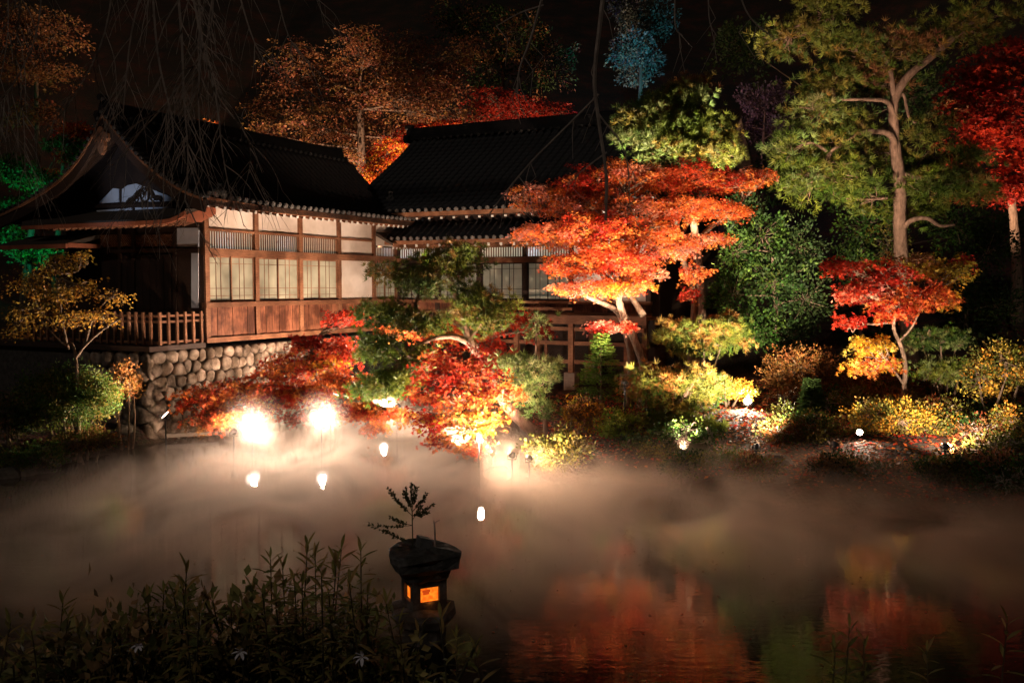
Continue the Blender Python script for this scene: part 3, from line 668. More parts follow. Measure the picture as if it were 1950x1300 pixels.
def crown_pine(cl, pal, dens, size, mb, core):
    parts = []
    for (c, r), pl in zip(cl, pal):
        nbr = max(9, int(22 * r[0] * (.6 + r[2]))); tips = c + rball(nbr) * r * np.array([.9, .9, .75]) - np.array([0, 0, r[2] * .15])
        q = nearest(core, c); pth = smooth_path([q, (q + c) / 2 + rng.normal(0, .09, 3) - np.array([0, 0, .05]), c - np.array([0, 0, r[2] * .35])], 5)
        mb.tube(pth, np.linspace(.06, .03, len(pth)) * min(1.3, .5 + .6 * r[0]), 5)
        for s_ in tips:
            a = pth[rng.integers(len(pth) // 2, len(pth))]; tp = smooth_path([a, (a + s_) / 2 + rng.normal(0, .08, 3), s_], 3); mb.tube(tp, np.linspace(.018, .007, len(tp)), 3, False)
        nt_ = max(30, int(dens * (r[0] * r[1] + r[0] * r[2]) * 270 / (size / .16) ** 1.3)); k = rng.integers(0, nbr, nt_)
        off = rng.normal(0, 1, (nt_, 3)) * np.array([.20, .20, .10]) * min(1.3, .5 + r[0] * .6); pos = tips[k] + off
        out = nrm((pos - c) / r) * .7 + nrm(off) * .4 + np.array([0, 0, .75]) + rng.normal(0, .25, (nt_, 3)); bc = pick(pl, nbr, .15)
        col = np.clip(bc[k] * (1 + rng.normal(0, .2, (nt_, 1))), .002, .9)
        for t in range(3):
            m_ = np.arange(nt_) % 3 == t; parts.append(scatter(TUFTS[t], pos[m_], out[m_], rng.normal(size=(m_.sum(), 3)), size * rng.uniform(.75, 1.2, m_.sum()), col[m_]))
    return join(parts)
def make_tree(name, label, cat, base, paths, cl, pal, kind='maple', dens=1., size=.07, bark='bark', group=None, lps=None, star=False, flat=.5, tube_n=8):
    base = np.array(base, float); t = thing(name, label, cat, base, 0, group); mb = MB(); core = []
    for pts, r0, r1 in paths:
        pth = smooth_path(pts, 6); k = np.linspace(0, 1, len(pth)); rad = r0 + (r1 - r0) * k ** .8; rad = rad * (1 + .06 * np.sin(np.arange(len(pth)) * 2.1)); mb.tube(pth - base, rad, tube_n); core.append(pth[len(pth) // 3:] - base)
    cl = [(c - base, r) for c, r in cl]
    if not isinstance(pal[0][0], (list, tuple)): pal = [pal] * len(cl)
    tp = STAR if star else RHOMB
    if kind == 'maple': V, F, C = crown_maple(cl, pal, dens, size, tp, mb, core, flat, lps or 36); mt = 'leaf'
    elif kind == 'broad': V, F, C = crown_broad(cl, pal, dens, size, tp, mb, core, lps or 26); mt = 'green'
    else: V, F, C = crown_pine(cl, pal, dens, size, mb, core); mt = 'needle'
    mb.build('trunk', bark, t, True); link('crown', npmesh('crown', V, F, C), mt, t); return t
RED = [(.42, .035, .016), (.52, .055, .02), (.34, .022, .014)]; ORG = [(.68, .18, .04), (.72, .25, .055), (.62, .12, .04)]
PNK = [(.66, .27, .17), (.62, .2, .11), (.5, .2, .15)]; YEL = [(.60, .34, .035), (.55, .26, .03), (.42, .32, .05)]; DRED = [(.24, .02, .012), (.32, .03, .015)]
BRN = [(.26, .12, .045), (.32, .16, .06), (.22, .085, .04)]; PG = [(.12, .16, .02), (.08, .125, .017), (.17, .19, .024)]; PGL = [(.20, .26, .07), (.16, .22, .06), (.24, .27, .09)]
PGY = [(.17, .18, .03), (.12, .15, .028), (.24, .17, .035)]; GRN = [(.05, .11, .018), (.035, .08, .015), (.08, .14, .02)]; DGR = [(.025, .05, .014), (.035, .06, .015)]; OLV = [(.14, .14, .025), (.10, .12, .022), (.18, .14, .03)]
def G(u, v, Y):   # a point on the ground below a pixel column at a given depth
    p_ = P(u, v, Y); return np.array([p_[0], p_[1], tz(p_[0], p_[1]) - .05])

# --- the maples and pines in front of the halls
b0 = G(1222, 780, 23.3)
make_tree('maple_tree', 'large spreading orange maple with forked pale trunk before the raised wing', 'tree', b0, [
    ([b0, P(1228, 705, 23.2), P(1205, 640, 23.1), P(1182, 585, 23), P(1178, 545, 23), P(1200, 490, 22.8), P(1215, 420, 22.8)], .15, .05),
    ([b0 + [-.35, .1, 0], P(1203, 690, 23.4), P(1188, 620, 23.4), P(1172, 590, 23.3), P(1135, 572, 22.9), P(1095, 552, 22.6), P(1075, 520, 22.6)], .12, .035),
    ([P(1180, 560, 23), P(1130, 500, 23.2), P(1090, 440, 23.4), P(1050, 400, 23.4)], .09, .03),
    ([P(1225, 600, 23.2), P(1195, 555, 23.6), P(1160, 520, 23.6), P(1130, 480, 23.4)], .09, .03)],
    [clump(1035, 375, 23.4, 73, 30), clump(1120, 345, 23.2, 66, 30), clump(1190, 330, 23.2, 64, 31), clump(1060, 445, 23, 84, 28), clump(1140, 430, 22.6, 86, 31), clump(1100, 500, 22.6, 66, 26), clump(1180, 490, 22.4, 71, 31), clump(1105, 548, 22.3, 62, 15), clump(1180, 545, 22.4, 64, 17), clump(1240, 440, 23, 54, 30), clump(1165, 620, 22.6, 47, 12), clump(1225, 520, 23, 48, 21), clump(1095, 395, 23.0, 60, 26), clump(1175, 385, 23.1, 60, 28), clump(1150, 475, 22.6, 62, 26), clump(1230, 400, 23.2, 50, 26), clump(1000, 440, 23.6, 28, 13)],
    [ORG + PNK, ORG + RED, ORG + PNK, ORG + PNK, ORG + RED, ORG, ORG + RED, ORG + PNK, ORG + YEL[:1], ORG, RED + PNK, ORG + PNK, ORG + PNK, ORG + PNK, ORG, ORG + PNK, PNK], dens=1.8, size=.058, star=True, flat=.35)
b1 = G(1310, 780, 24.2)
make_tree('maple_tree', 'taller orange red maple with twisting trunk at the right end of the wing', 'tree', b1, [
    ([b1, P(1318, 660, 24.2), P(1322, 560, 24.2), P(1300, 490, 24), P(1290, 430, 24), P(1268, 390, 23.9), P(1235, 365, 23.9)], .12, .04),
    ([P(1300, 490, 24), P(1345, 440, 24), P(1380, 415, 23.8), P(1410, 385, 23.8), P(1440, 355, 23.8)], .08, .03), ([P(1295, 450, 24), P(1330, 390, 24.2), P(1335, 350, 24.2)], .07, .03)],
    [clump(1240, 340, 23.8, 64, 30), clump(1310, 335, 23.8, 75, 30), clump(1385, 345, 23.8, 64, 22), clump(1435, 335, 23.8, 45, 17), clump(1300, 395, 23.6, 75, 25), clump(1375, 400, 23.6, 54, 18), clump(1290, 470, 23.4, 54, 22), clump(1345, 455, 23.6, 48, 13), clump(1325, 520, 23.4, 28, 21), clump(1310, 560, 23.2, 23, 12)],
    [ORG + RED, ORG + RED, RED + ORG, PNK + ORG, ORG, ORG, ORG + PNK, ORG + PNK, ORG, RED + ORG], dens=1.8, size=.058, star=True, flat=.35)
b2 = G(1030, 845, 21.6)
make_tree('pine_tree', 'old leaning garden pine with layered pads rising from the misty shore', 'tree', b2, [
    ([b2, P(1005, 812, 21.5), P(965, 770, 21.4), P(935, 720, 21.3), P(905, 668, 21.2), P(885, 648, 21.2), P(850, 640, 21.1), P(800, 655, 20.9), P(765, 690, 20.8)], .18, .035),
    ([P(905, 665, 21.2), P(880, 610, 21.3), P(868, 560, 21.3), P(850, 520, 21.3), P(815, 505, 21.2)], .11, .04), ([P(885, 620, 21.3), P(830, 600, 21.3), P(770, 600, 21.2)], .08, .03)],
    [clump(775, 520, 21.2, 66, 32), clump(845, 490, 21.2, 64, 38), clump(885, 505, 21.2, 40, 24), clump(905, 565, 21.1, 56, 36), clump(930, 600, 21, 66, 36), clump(735, 595, 21.2, 58, 30), clump(795, 610, 21, 54, 30), clump(725, 660, 20.8, 58, 36), clump(755, 710, 20.7, 66, 42), clump(722, 740, 20.6, 52, 32), clump(805, 680, 20.8, 44, 32), clump(800, 545, 21.2, 50, 16)],
    [PG + PGY, PG + PGY, PG, PG + PGY, PGY + PG, PG, PG + PGY, PG, PG, PG, PG + PGY, PGL], kind='pine', dens=1.8, size=.17, bark='pinebark')
b3 = G(1040, 815, 20.7)
make_tree('young_pine', 'pale green young pine with upright candle beside the leaning trunk', 'tree', b3, [([b3, P(1036, 780, 20.6), P(1022, 730, 20.6), P(1020, 680, 20.6), P(1022, 620, 20.6)], .06, .02)],
    [clump(970, 695, 20.5, 42, 26), clump(1015, 690, 20.4, 42, 30), clump(1045, 710, 20.4, 32, 30), clump(1000, 740, 20.3, 55, 26), clump(1020, 610, 20.6, 14, 38, .25), clump(1025, 775, 20.3, 34, 18)], [PGL] * 6, kind='pine', dens=1.6, size=.16, bark='pinebark')
b4 = G(935, 880, 19.6); b4[2] = max(b4[2], -.2)
make_tree('maple_tree', 'red and orange maple with star leaves drooping over the mist', 'tree', b4, [
    ([b4, P(925, 850, 19.5), P(897, 815, 19.3), P(885, 775, 19.2), P(890, 730, 19.2), P(880, 690, 19.2)], .075, .03), ([P(890, 790, 19.2), P(850, 760, 19), P(820, 740, 18.9)], .04, .02), ([P(888, 760, 19.2), P(930, 735, 19.1), P(965, 745, 19)], .04, .02)],
    [clump(870, 680, 19.2, 62, 24), clump(835, 705, 19, 50, 28), clump(920, 715, 19.1, 52, 24), clump(810, 745, 18.9, 42, 22), clump(880, 750, 18.8, 60, 26), clump(955, 745, 19, 44, 16), clump(825, 790, 18.7, 52, 24), clump(895, 800, 18.7, 48, 20), clump(830, 835, 18.6, 34, 18), clump(900, 850, 18.6, 36, 16), clump(940, 790, 19.0, 26, 18)],
    [RED + ORG, RED, RED + ORG, RED + ORG, ORG + YEL[:1] + RED, ORG, ORG + RED + YEL[:1], ORG + YEL, RED + ORG, RED + ORG, YEL + ORG], dens=2.0, size=.075, star=True, lps=26)
b5 = G(634, 835, 22.6); b5[2] = -.1
make_tree('maple_tree', 'bright scarlet maple spreading against the stone wall above the floodlights', 'tree', b5, [
    ([b5, P(633, 800, 22.6), P(632, 765, 22.6), P(612, 735, 22.6), P(590, 700, 22.7)], .075, .03), ([P(632, 775, 22.6), P(655, 745, 22.5), P(700, 770, 22.2)], .04, .015), ([P(615, 740, 22.6), P(540, 745, 22.6), P(460, 755, 22.2), P(390, 765, 21.9)], .05, .015)],
    [clump(375, 760, 21.9, 42, 26), clump(425, 745, 22, 48, 30), clump(480, 735, 22.2, 50, 26), clump(400, 800, 21.8, 46, 18), clump(545, 700, 22.7, 52, 28), clump(605, 680, 22.7, 58, 28), clump(655, 665, 22.8, 40, 28), clump(560, 740, 22.5, 50, 24), clump(640, 720, 22.5, 40, 20), clump(690, 780, 22, 46, 16), clump(590, 650, 23, 46, 16), clump(660, 600, 23.6, 40, 14), clump(715, 810, 21.8, 30, 14), clump(555, 790, 22.2, 30, 14), clump(455, 790, 21.5, 46, 16), clump(520, 765, 21.9, 50, 20), clump(640, 785, 21.9, 46, 15), clump(685, 735, 22.2, 46, 20), clump(745, 785, 21.6, 40, 14), clump(600, 745, 22.2, 46, 16)],
    [RED + ORG, DRED + ORG, ORG, ORG + BRN[:1], RED + ORG, ORG + YEL[:1] + RED, RED, RED + ORG, ORG, RED + ORG, DRED + RED, DRED + RED, ORG, RED, ORG, ORG + RED, ORG + RED, RED + ORG, ORG, ORG + RED], dens=2.0, size=.072, star=True)
b6 = G(930, 690, 25.8)
make_tree('low_maple', 'low deep red maple half hidden behind the leaning pine', 'tree', b6, [([b6, P(930, 680, 25.8), P(940, 640, 25.7)], .05, .02), ([P(935, 660, 25.8), P(840, 640, 25.4), P(780, 630, 25)], .035, .015)],
    [clump(960, 620, 25.7, 48, 26), clump(930, 660, 25.6, 50, 26), clump(990, 600, 25.8, 30, 24), clump(850, 630, 25.4, 55, 18), clump(770, 625, 25, 50, 18), clump(1030, 625, 25.7, 26, 14)], [RED, RED + ORG, DRED + RED, RED + ORG, RED + ORG, DRED], dens=1.1, size=.09, star=True)
# --- right bank
b7 = G(1722, 790, 20)
make_tree('maple_tree', 'slender maple with red crown turning yellow and bowed trunk on right bank', 'tree', b7, [
    ([b7, P(1720, 760, 20), P(1724, 700, 20), P(1716, 660, 20), P(1702, 625, 20), P(1708, 590, 20), P(1720, 560, 20)], .065, .025), ([P(1720, 730, 20), P(1698, 700, 19.9), P(1680, 680, 19.8)], .03, .012), ([P(1712, 650, 20), P(1738, 620, 20), P(1760, 570, 20)], .03, .015)],
    [clump(1610, 505, 20, 40, 16), clump(1640, 550, 19.9, 48, 24), clump(1680, 520, 20, 50, 26), clump(1700, 580, 19.8, 52, 22), clump(1740, 500, 20.2, 44, 20), clump(1760, 560, 19.9, 50, 26), clump(1800, 515, 20.1, 48, 24), clump(1830, 500, 20.2, 30, 12), clump(1810, 570, 20, 36, 16), clump(1660, 655, 19.8, 46, 18), clump(1665, 690, 19.8, 52, 18), clump(1615, 610, 19.9, 26, 12)],
    [RED, RED + PNK, RED, ORG + RED, BRN + YEL, RED + ORG, YEL, YEL + RED, YEL + ORG, YEL, YEL + ORG, RED], dens=1.9, size=.07, star=True)
b8 = G(1738, 760, 27)
make_tree('tall_pine', 'tall old pine with pink lit trunk and crooked limbs on right bank', 'tree', b8, [
    ([b8, P(1735, 680, 27), P(1722, 560, 27), P(1714, 440, 27), P(1714, 350, 27), P(1706, 290, 27), P(1702, 230, 27), P(1704, 190, 27), P(1730, 145, 27), P(1790, 95, 27), P(1860, 30, 27)], .25, .09),
    ([P(1705, 300, 27), P(1698, 260, 26.8), P(1665, 250, 26.6), P(1625, 258, 26.4), P(1580, 290, 26.3)], .12, .05), ([P(1714, 440, 27), P(1735, 420, 26.7), P(1765, 416, 26.5), P(1790, 430, 26.4), P(1818, 428, 26.4)], .09, .04),
    ([P(1703, 225, 27), P(1690, 195, 26.8), P(1655, 190, 26.6), P(1590, 190, 26.5)], .09, .04), ([P(1712, 330, 27), P(1760, 340, 26.8), P(1820, 345, 26.6)], .09, .04), ([P(1704, 200, 27), P(1720, 180, 27), P(1735, 230, 26.8), P(1775, 235, 26.8)], .06, .03),
    ([P(1704, 190, 27), P(1690, 120, 27), P(1650, 60, 27), P(1560, 40, 27), P(1470, 70, 27)], .09, .03)],
    [clump(1555, 205, 26.4, 60, 48), clump(1530, 335, 26.2, 56, 62), clump(1590, 320, 26.2, 74, 64), clump(1640, 365, 26.6, 52, 44), clump(1625, 225, 27, 50, 30), clump(1785, 345, 26.5, 70, 42), clump(1850, 360, 26.6, 52, 34), clump(1775, 240, 26.7, 54, 34), clump(1680, 290, 27.9, 50, 40), clump(1600, 80, 27, 80, 46), clump(1600, 265, 26.8, 66, 44), clump(1500, 275, 26.4, 44, 46), clump(1830, 300, 26.9, 58, 38), clump(1745, 310, 27.9, 60, 50), clump(1560, 150, 27, 62, 40), clump(1680, 150, 27.8, 74, 40), clump(1500, 70, 27, 54, 40), clump(1700, 90, 27.2, 80, 50), clump(1830, 40, 27, 90, 46), clump(1570, 20, 27, 66, 34), clump(1735, 395, 27.9, 56, 30)],
    [PGL + PGY, PGL + PG, PGY + PG, PG, PGY, PGY + PG, PGY, PGY, PGY, PGY, PGY + PG, PGL + PG, PGY, PG, PGY, PG + BRN, PGY, BRN + PGY, PGY, PGY, PG], kind='pine', dens=1.15, size=.23, bark='pinebark')
b9 = G(1332, 740, 27.5)
make_tree('pine_tree', 'clipped yellow green pine rising above the orange maple', 'tree', b9, [([b9, P(1335, 560, 27.5), P(1320, 420, 27.5), P(1300, 300, 27.4), P(1298, 210, 27.3)], .18, .06)],
    [clump(1290, 185, 27.2, 70, 30), clump(1230, 225, 27, 60, 36), clump(1300, 235, 27, 72, 34), clump(1365, 240, 27.2, 52, 34), clump(1205, 262, 27, 44, 26), clump(1280, 285, 26.8, 76, 28), clump(1375, 290, 27, 48, 20), clump(1320, 160, 27.3, 40, 18)], [PGY + PGL, PGL + PGY, PGY, PGY, PGL, PGL + PGY, PGY, PGY + BRN], kind='pine', dens=1.8, size=.2, bark='pinebark')
b10 = G(1480, 750, 25.5)
make_tree('evergreen_tree', 'glossy green broadleaf evergreen standing right of the orange maples', 'tree', b10, [([b10, P(1482, 680, 25.5), P(1478, 600, 25.5), P(1470, 480, 25.5)], .11, .04)],
    [clump(1400, 480, 25.2, 42, 48), clump(1395, 560, 25.0, 42, 50), clump(1450, 450, 25.5, 50, 50), clump(1470, 540, 25.2, 60, 60), clump(1520, 470, 25.8, 50, 60), clump(1530, 570, 25.6, 48, 60), clump(1440, 630, 25.1, 60, 36), clump(1420, 400, 25.8, 46, 36), clump(1500, 640, 25.4, 48, 32)], [GRN, GRN, GRN + DGR, GRN + DGR, DGR, DGR, GRN, DGR, DGR], kind='broad', dens=2.2, size=.10)  # greener left, darker right clumps: side lighting put into the leaf colours
for (nm, lb, ct, u, v, Y, cl, pal, sz, dn) in [
    ('evergreen_tree', 'dark leafy evergreen behind the trunk of the tall pine', 'tree', 1640, 740, 30, [(1640, 430, 60, 60), (1620, 520, 50, 60), (1690, 470, 45, 50), (1640, 610, 60, 50)], [GRN, DGR + GRN, OLV, DGR], .12, .6),
    ('evergreen_tree', 'broad dark evergreen under the right limb of the tall pine', 'tree', 1840, 740, 29, [(1820, 430, 70, 50), (1880, 480, 60, 60), (1830, 540, 60, 50), (1900, 580, 60, 60), (1850, 640, 60, 40)], [GRN + DGR, DGR, DGR, DGR, DGR], .12, .6)]:
    b_ = G(u, v, Y); make_tree(nm, lb, ct, b_, [([b_, P(u, v - 90, Y), P(u, v - 220, Y)], .14, .05)], [clump(a, c, Y + random.uniform(-.4, .4), d, e) for a, c, d, e in cl], pal, kind='broad', dens=dn * 2.5, size=sz)
b11 = G(1935, 700, 33)
make_tree('maple_tree', 'dark crimson maple filling the upper right behind the tall pine', 'tree', b11, [([b11, P(1935, 480, 33), P(1920, 330, 33), P(1890, 230, 33)], .25, .07)],
    [clump(1870, 150, 33, 60, 50), clump(1920, 110, 33, 60, 50), clump(1850, 230, 32.8, 55, 50), clump(1910, 220, 32.6, 60, 60), clump(1930, 300, 32.6, 50, 40), clump(1830, 290, 32.8, 40, 20), clump(1900, 360, 32.8, 60, 26), clump(1830, 190, 33, 40, 30)], [RED, DRED + RED, DRED, RED + DRED, RED, DRED, DRED, DRED + BRN], dens=1.5, size=.14, star=True)
# --- bushes: (name, label, u, v, depth, rx px, ry px, kind, palette, leaf size, density)
BUSH = [
 ('conifer_shrub', 'bright green feathery conifer shrub before the stilts of the wing', 1145, 702, 22.3, 46, 56, 'fir', [(.08, .17, .025), (.12, .20, .03), (.16, .22, .04)], .07, 1),
 ('azalea_bush', 'tan and yellow twiggy bush at the foot of the leaning pine', 1108, 790, 20.6, 46, 36, 'broad', YEL + BRN, .06, 1),
 ('leafy_bush', 'lime green leafy bush beside the tan twiggy bush', 1180, 815, 19.9, 44, 46, 'broad', [(.22, .30, .04), (.30, .34, .05)], .06, 1),
 ('dark_bush', 'small dark green mound below the lime green bush', 1205, 852, 19.0, 34, 24, 'broad', DGR + GRN, .05, 1),
 ('round_bush', 'speckled dark bush with yellow top standing out into the mist', 1062, 868, 18.5, 64, 50, 'broad', OLV + YEL[2:], .065, 1),
 ('low_bush', 'low dusky bush trailing right of the speckled bush', 1105, 900, 18.4, 40, 24, 'broad', OLV + BRN, .055, .8),
 ('dwarf_pine', 'bushy dwarf pine mixed green and russet in front of the maples', 1285, 735, 21, 78, 56, 'pine', PGY + PG + [(.30, .13, .03)], .15, 1),
 ('dwarf_pine', 'lower dark needled dwarf pine at the edge of red leaf litter', 1300, 815, 20, 66, 36, 'pine', PG + PGY, .14, 1),
 ('dwarf_pine', 'russet flecked dwarf pine under the twisting maple trunk', 1335, 640, 22.6, 70, 56, 'pine', PGY + [(.32, .15, .04)] + PG, .16, .9),
 ('yellow_bush', 'small vivid yellow bush close beside the stake spotlight', 1385, 742, 21.8, 40, 17, 'broad', YEL, .06, 1.2),
 ('russet_bush', 'large russet brown bush behind the stake spotlight', 1530, 715, 23.0, 66, 52, 'broad', [(.20, .07, .02), (.26, .10, .025), (.16, .08, .02)], .06, .9),
 ('small_conifer', 'small dark upright conifer in front of the russet bush', 1545, 765, 20.6, 20, 30, 'fir', [(.05, .09, .02), (.06, .10, .03)], .08, 1),
 ('olive_bush', 'wide olive gold bush on the right bank above the water', 1535, 830, 18.8, 72, 42, 'broad', OLV + BRN[:1], .055, .9),
 ('golden_bush', 'golden speckled bush round the foot of the bowed maple', 1700, 800, 18.8, 70, 38, 'broad', YEL + OLV, .055, .9),
 ('golden_bush', 'duller golden bush to the right of the bowed maple trunk', 1775, 815, 18.8, 60, 36, 'broad', OLV + YEL[1:2], .055, .9),
 ('brown_bush', 'dark brown bush behind the foot of the bowed maple', 1690, 770, 21, 60, 34, 'broad', BRN + [(.16, .06, .02)], .055, .7),
 ('tiered_pine', 'little cloud pruned pine with flat green tiers right of bowed maple', 1790, 645, 20.8, 50, 18, 'pine', PGL + GRN, .12, 1.2),
 ('tiered_pine', 'second cloud pruned pine below the flat green tiers', 1800, 705, 20.4, 44, 24, 'pine', PGL + PG, .12, 1.1),
 ('yellow_bush', 'rounded ochre bush at the right edge of the bank', 1905, 705, 19.2, 58, 52, 'broad', YEL[1:] + OLV, .06, .9),
 ('yellow_bush', 'lower ochre bush below the rounded ochre bush', 1932, 800, 17.6, 34, 28, 'broad', OLV + YEL[1:2], .055, .9),
 ('dark_bush', 'shadowy shrub on the dark right shore beside the water', 1640, 905, 16.6, 80, 34, 'broad', DGR + BRN, .055, .6),
 ('dark_bush', 'shadowy low shrub at the far right shore', 1850, 900, 15.8, 90, 40, 'broad', DGR + BRN, .055, .6),
 ('fern_bush', 'low green undergrowth along the shore right of the dark mound', 1390, 880, 17.6, 60, 20, 'broad', GRN + OLV, .05, .8),
 ('fern_bush', 'mixed yellow green undergrowth between the dark mound and dwarf pines', 1250, 870, 18.4, 44, 20, 'broad', OLV + YEL[2:], .05, .9),
 ('clipped_bush', 'rounded olive green clipped bush on the left bank', 135, 752, 20.0, 98, 66, 'broad', OLV + GRN, .045, 1.6),
 ('brown_bush', 'orange brown bush squeezed between clipped bush and stone wall', 238, 725, 21.2, 30, 40, 'broad', [(.30, .11, .03), (.24, .12, .03)], .05, 1.1),
 ('dark_bush', 'dim brown green bush at the left edge of the bank', 25, 790, 19.4, 48, 50, 'broad', DGR + BRN[:1] + OLV, .045, 1.2),
 ('fern_bush', 'low leafy cover on the left bank stones near the water', 60, 870, 18.6, 64, 26, 'broad', OLV + GRN, .05, 1),
 ('fern_bush', 'low leafy cover below the clipped bush on left bank', 160, 835, 19.6, 60, 20, 'broad', OLV + BRN, .05, 1),
 ('shore_shrub', 'dusky shrub at the waterline in front of the dwarf pines', 1300, 888, 16.95, 36, 22, 'broad', OLV + DGR, .05, .9),
 ('shore_shrub', 'dusky shrub at the waterline below the stake spotlight', 1440, 892, 16.45, 40, 24, 'broad', OLV + BRN, .05, .9),
 ('shore_shrub', 'dark shrub at the waterline below the olive gold bush', 1590, 892, 16.1, 44, 26, 'broad', DGR + BRN, .05, .9),
 ('shore_shrub', 'dark shrub at the waterline below the duller golden bush', 1800, 896, 15.6, 44, 26, 'broad', DGR + OLV, .05, .9),
]
def crown_fir(c, r, pal, size, mb, base):
    parts = []; top = c + np.array([0, 0, r[2] * 1.15]); ax = base + 0
    mb.tube([base, c, top], [.04, .03, .008], 5)
    n = 340
    t = rng.random(n) ** .8; an = rng.uniform(0, 2 * math.pi, n); z0 = c[2] - r[2]; zz = z0 + t * 2.1 * r[2]; ln = (1.05 - t) * r[0] * rng.uniform(.6, 1.3, n) + .08
    for i in range(n):
        d = np.array([math.cos(an[i]), math.sin(an[i]), -.1 + .5 * t[i]]); m_ = 26; s_ = np.sqrt(rng.random(m_)) * ln[i]; side = np.cross(d, [0, 0, 1]); o = rng.uniform(-1, 1, m_) * (.16 * (1 - s_ / (ln[i] + .05)) + .02)
        pos = np.array([c[0], c[1], zz[i]]) + d * s_[:, None] + side * o[:, None]; pos[:, 2] -= .25 * (s_ / r[0]) ** 2 * .3
        parts.append(scatter(RHOMB, pos, d + side * np.sign(o)[:, None] * .7 + rng.normal(0, .2, (m_, 3)), np.array([0, -.2, 1.]) + rng.normal(0, .3, (m_, 3)), size * rng.uniform(.6, 1.1, m_), pick(pal, m_, .15)))
    return join(parts)
for (nm, lb, u, v, Y, rx, ry, kd, pal, sz, dn) in BUSH:
    k_ = 1.28 if u > 1220 else 1.05; c, r = clump(u, v, Y, rx * k_, ry * k_); g = np.array([c[0], c[1], tz(c[0], c[1])]); 
    if c[2] - r[2] * .8 > g[2] + .5: pass
    t = thing(nm, lb, 'bush' if 'pine' not in nm else 'small pine', g); mb = MB(); cb = c - g; n = 4
    stems = []
    for k in range(n):
        a = k * 1.7 + u; e = cb + np.array([math.cos(a) * r[0] * .55, math.sin(a) * r[1] * .55, r[2] * random.uniform(-.2, .4)]); s_ = np.array([math.cos(a) * .1, math.sin(a) * .1, -.05]); pth = smooth_path([s_, (s_ + e) / 2 + rng.normal(0, .06, 3), e], 5); stems.append(pth); 
        if kd != 'fir': mb.tube(pth, np.linspace(.035, .012, len(pth)), 5)
    lob = [(cb, r * .8)] + [(cb + np.array([math.cos(a) * r[0] * .5, math.sin(a) * r[1] * .5, r[2] * random.uniform(-.25, .35)]), r * random.uniform(.42, .6)) for a in np.arange(6) * 1.05 + u]
    if kd == 'broad': V, F, C = crown_broad(lob, [pal] * 7, dn * 2.6, sz * 1.15, RHOMB, mb, stems); mt = 'green'
    elif kd == 'pine': V, F, C = crown_pine(lob[1:], [pal] * 6, dn * 1.8, sz, mb, stems); mt = 'needle'
    else: V, F, C = crown_fir(cb, r, pal, sz, mb, np.zeros(3)); mt = 'green'
    if mb.v: mb.build('trunk', 'bark', t)
    link('crown', npmesh('crown', V, F, C), mt, t)
# low shrub clumps covering the right bank
k = 0
while k < 34:
    u, v = random.uniform(1230, 1945), random.uniform(775, 930); p_ = PZ(u, v, .7)
    if sdist(np.array([p_[0]]), np.array([p_[1]]))[0] < .5 or min(np.hypot(*(p_ - P(a, b_, c))[:2]) for a, b_, c in ((1300, 872, 17.5), (1590, 868, 16.7), (1440, 872, 17), (1800, 872, 16.2), (1637, 823, 18.2), (1424, 763, 21.6))) < .95: continue
    i = k % 3; k += 1; g = np.array([p_[0], p_[1], tz(p_[0], p_[1])]); t = thing('low_shrub', ['russet low shrub clump spread on the right bank', 'olive low shrub clump spread on the right bank', 'dark green low shrub clump spread on the right bank'][i], 'bush', g, 0, 'low shrub clumps on the right bank'); mb = MB(); r_ = random.uniform(.3, .6); st = [smooth_path([(0, 0, -.03), (.05, 0, .15), (.1 * math.cos(a), .1 * math.sin(a), .3)], 4) for a in (0, 2, 4)]
    for q in st: mb.tube(q, np.linspace(.012, .005, len(q)), 4)
    V, F, C = crown_broad([(np.array([0, 0, .24]), np.array([r_, r_ * .8, .26])), (np.array([r_ * .5, .1, .36]), np.array([r_ * .6, r_ * .5, .2]))], [[[(.20, .06, .02), (.16, .07, .02)], OLV, DGR + GRN][i]] * 2, 2.2, .06, RHOMB, mb, st, 22); mb.build('stems', 'twig', t); link('crown', npmesh('crown', V, F, C), 'green', t)
# left bank tree with sparse ochre leaves
b12 = G(146, 690, 19.6)
make_tree('ochre_tree', 'open branched ochre leaved tree above the clipped bush', 'tree', b12, [
    ([b12, P(144, 680, 19.6), P(120, 655, 19.5), P(95, 630, 19.4), P(60, 590, 19.3)], .045, .012), ([P(144, 680, 19.6), P(170, 650, 19.6), P(200, 625, 19.6), P(232, 605, 19.6)], .035, .012), ([P(130, 666, 19.6), P(120, 620, 19.6), P(112, 560, 19.6), P(105, 520, 19.6)], .035, .012), ([P(120, 640, 19.6), P(75, 590, 19.5), P(55, 540, 19.4)], .03, .01), ([P(160, 660, 19.6), P(180, 600, 19.7), P(215, 560, 19.8)], .03, .01)],
    [clump(110, 500, 19.6, 50, 20), clump(60, 530, 19.4, 46, 24), clump(150, 545, 19.6, 46, 22), clump(100, 560, 19.3, 52, 22), clump(215, 565, 19.7, 34, 14), clump(195, 600, 19.6, 34, 16), clump(60, 590, 19.2, 46, 22), clump(30, 620, 19.2, 34, 20), clump(130, 605, 19.3, 46, 16), clump(155, 485, 19.8, 26, 10)], [(.42, .24, .035), (.36, .18, .03), (.30, .20, .04)], dens=2.0, size=.075, lps=18)

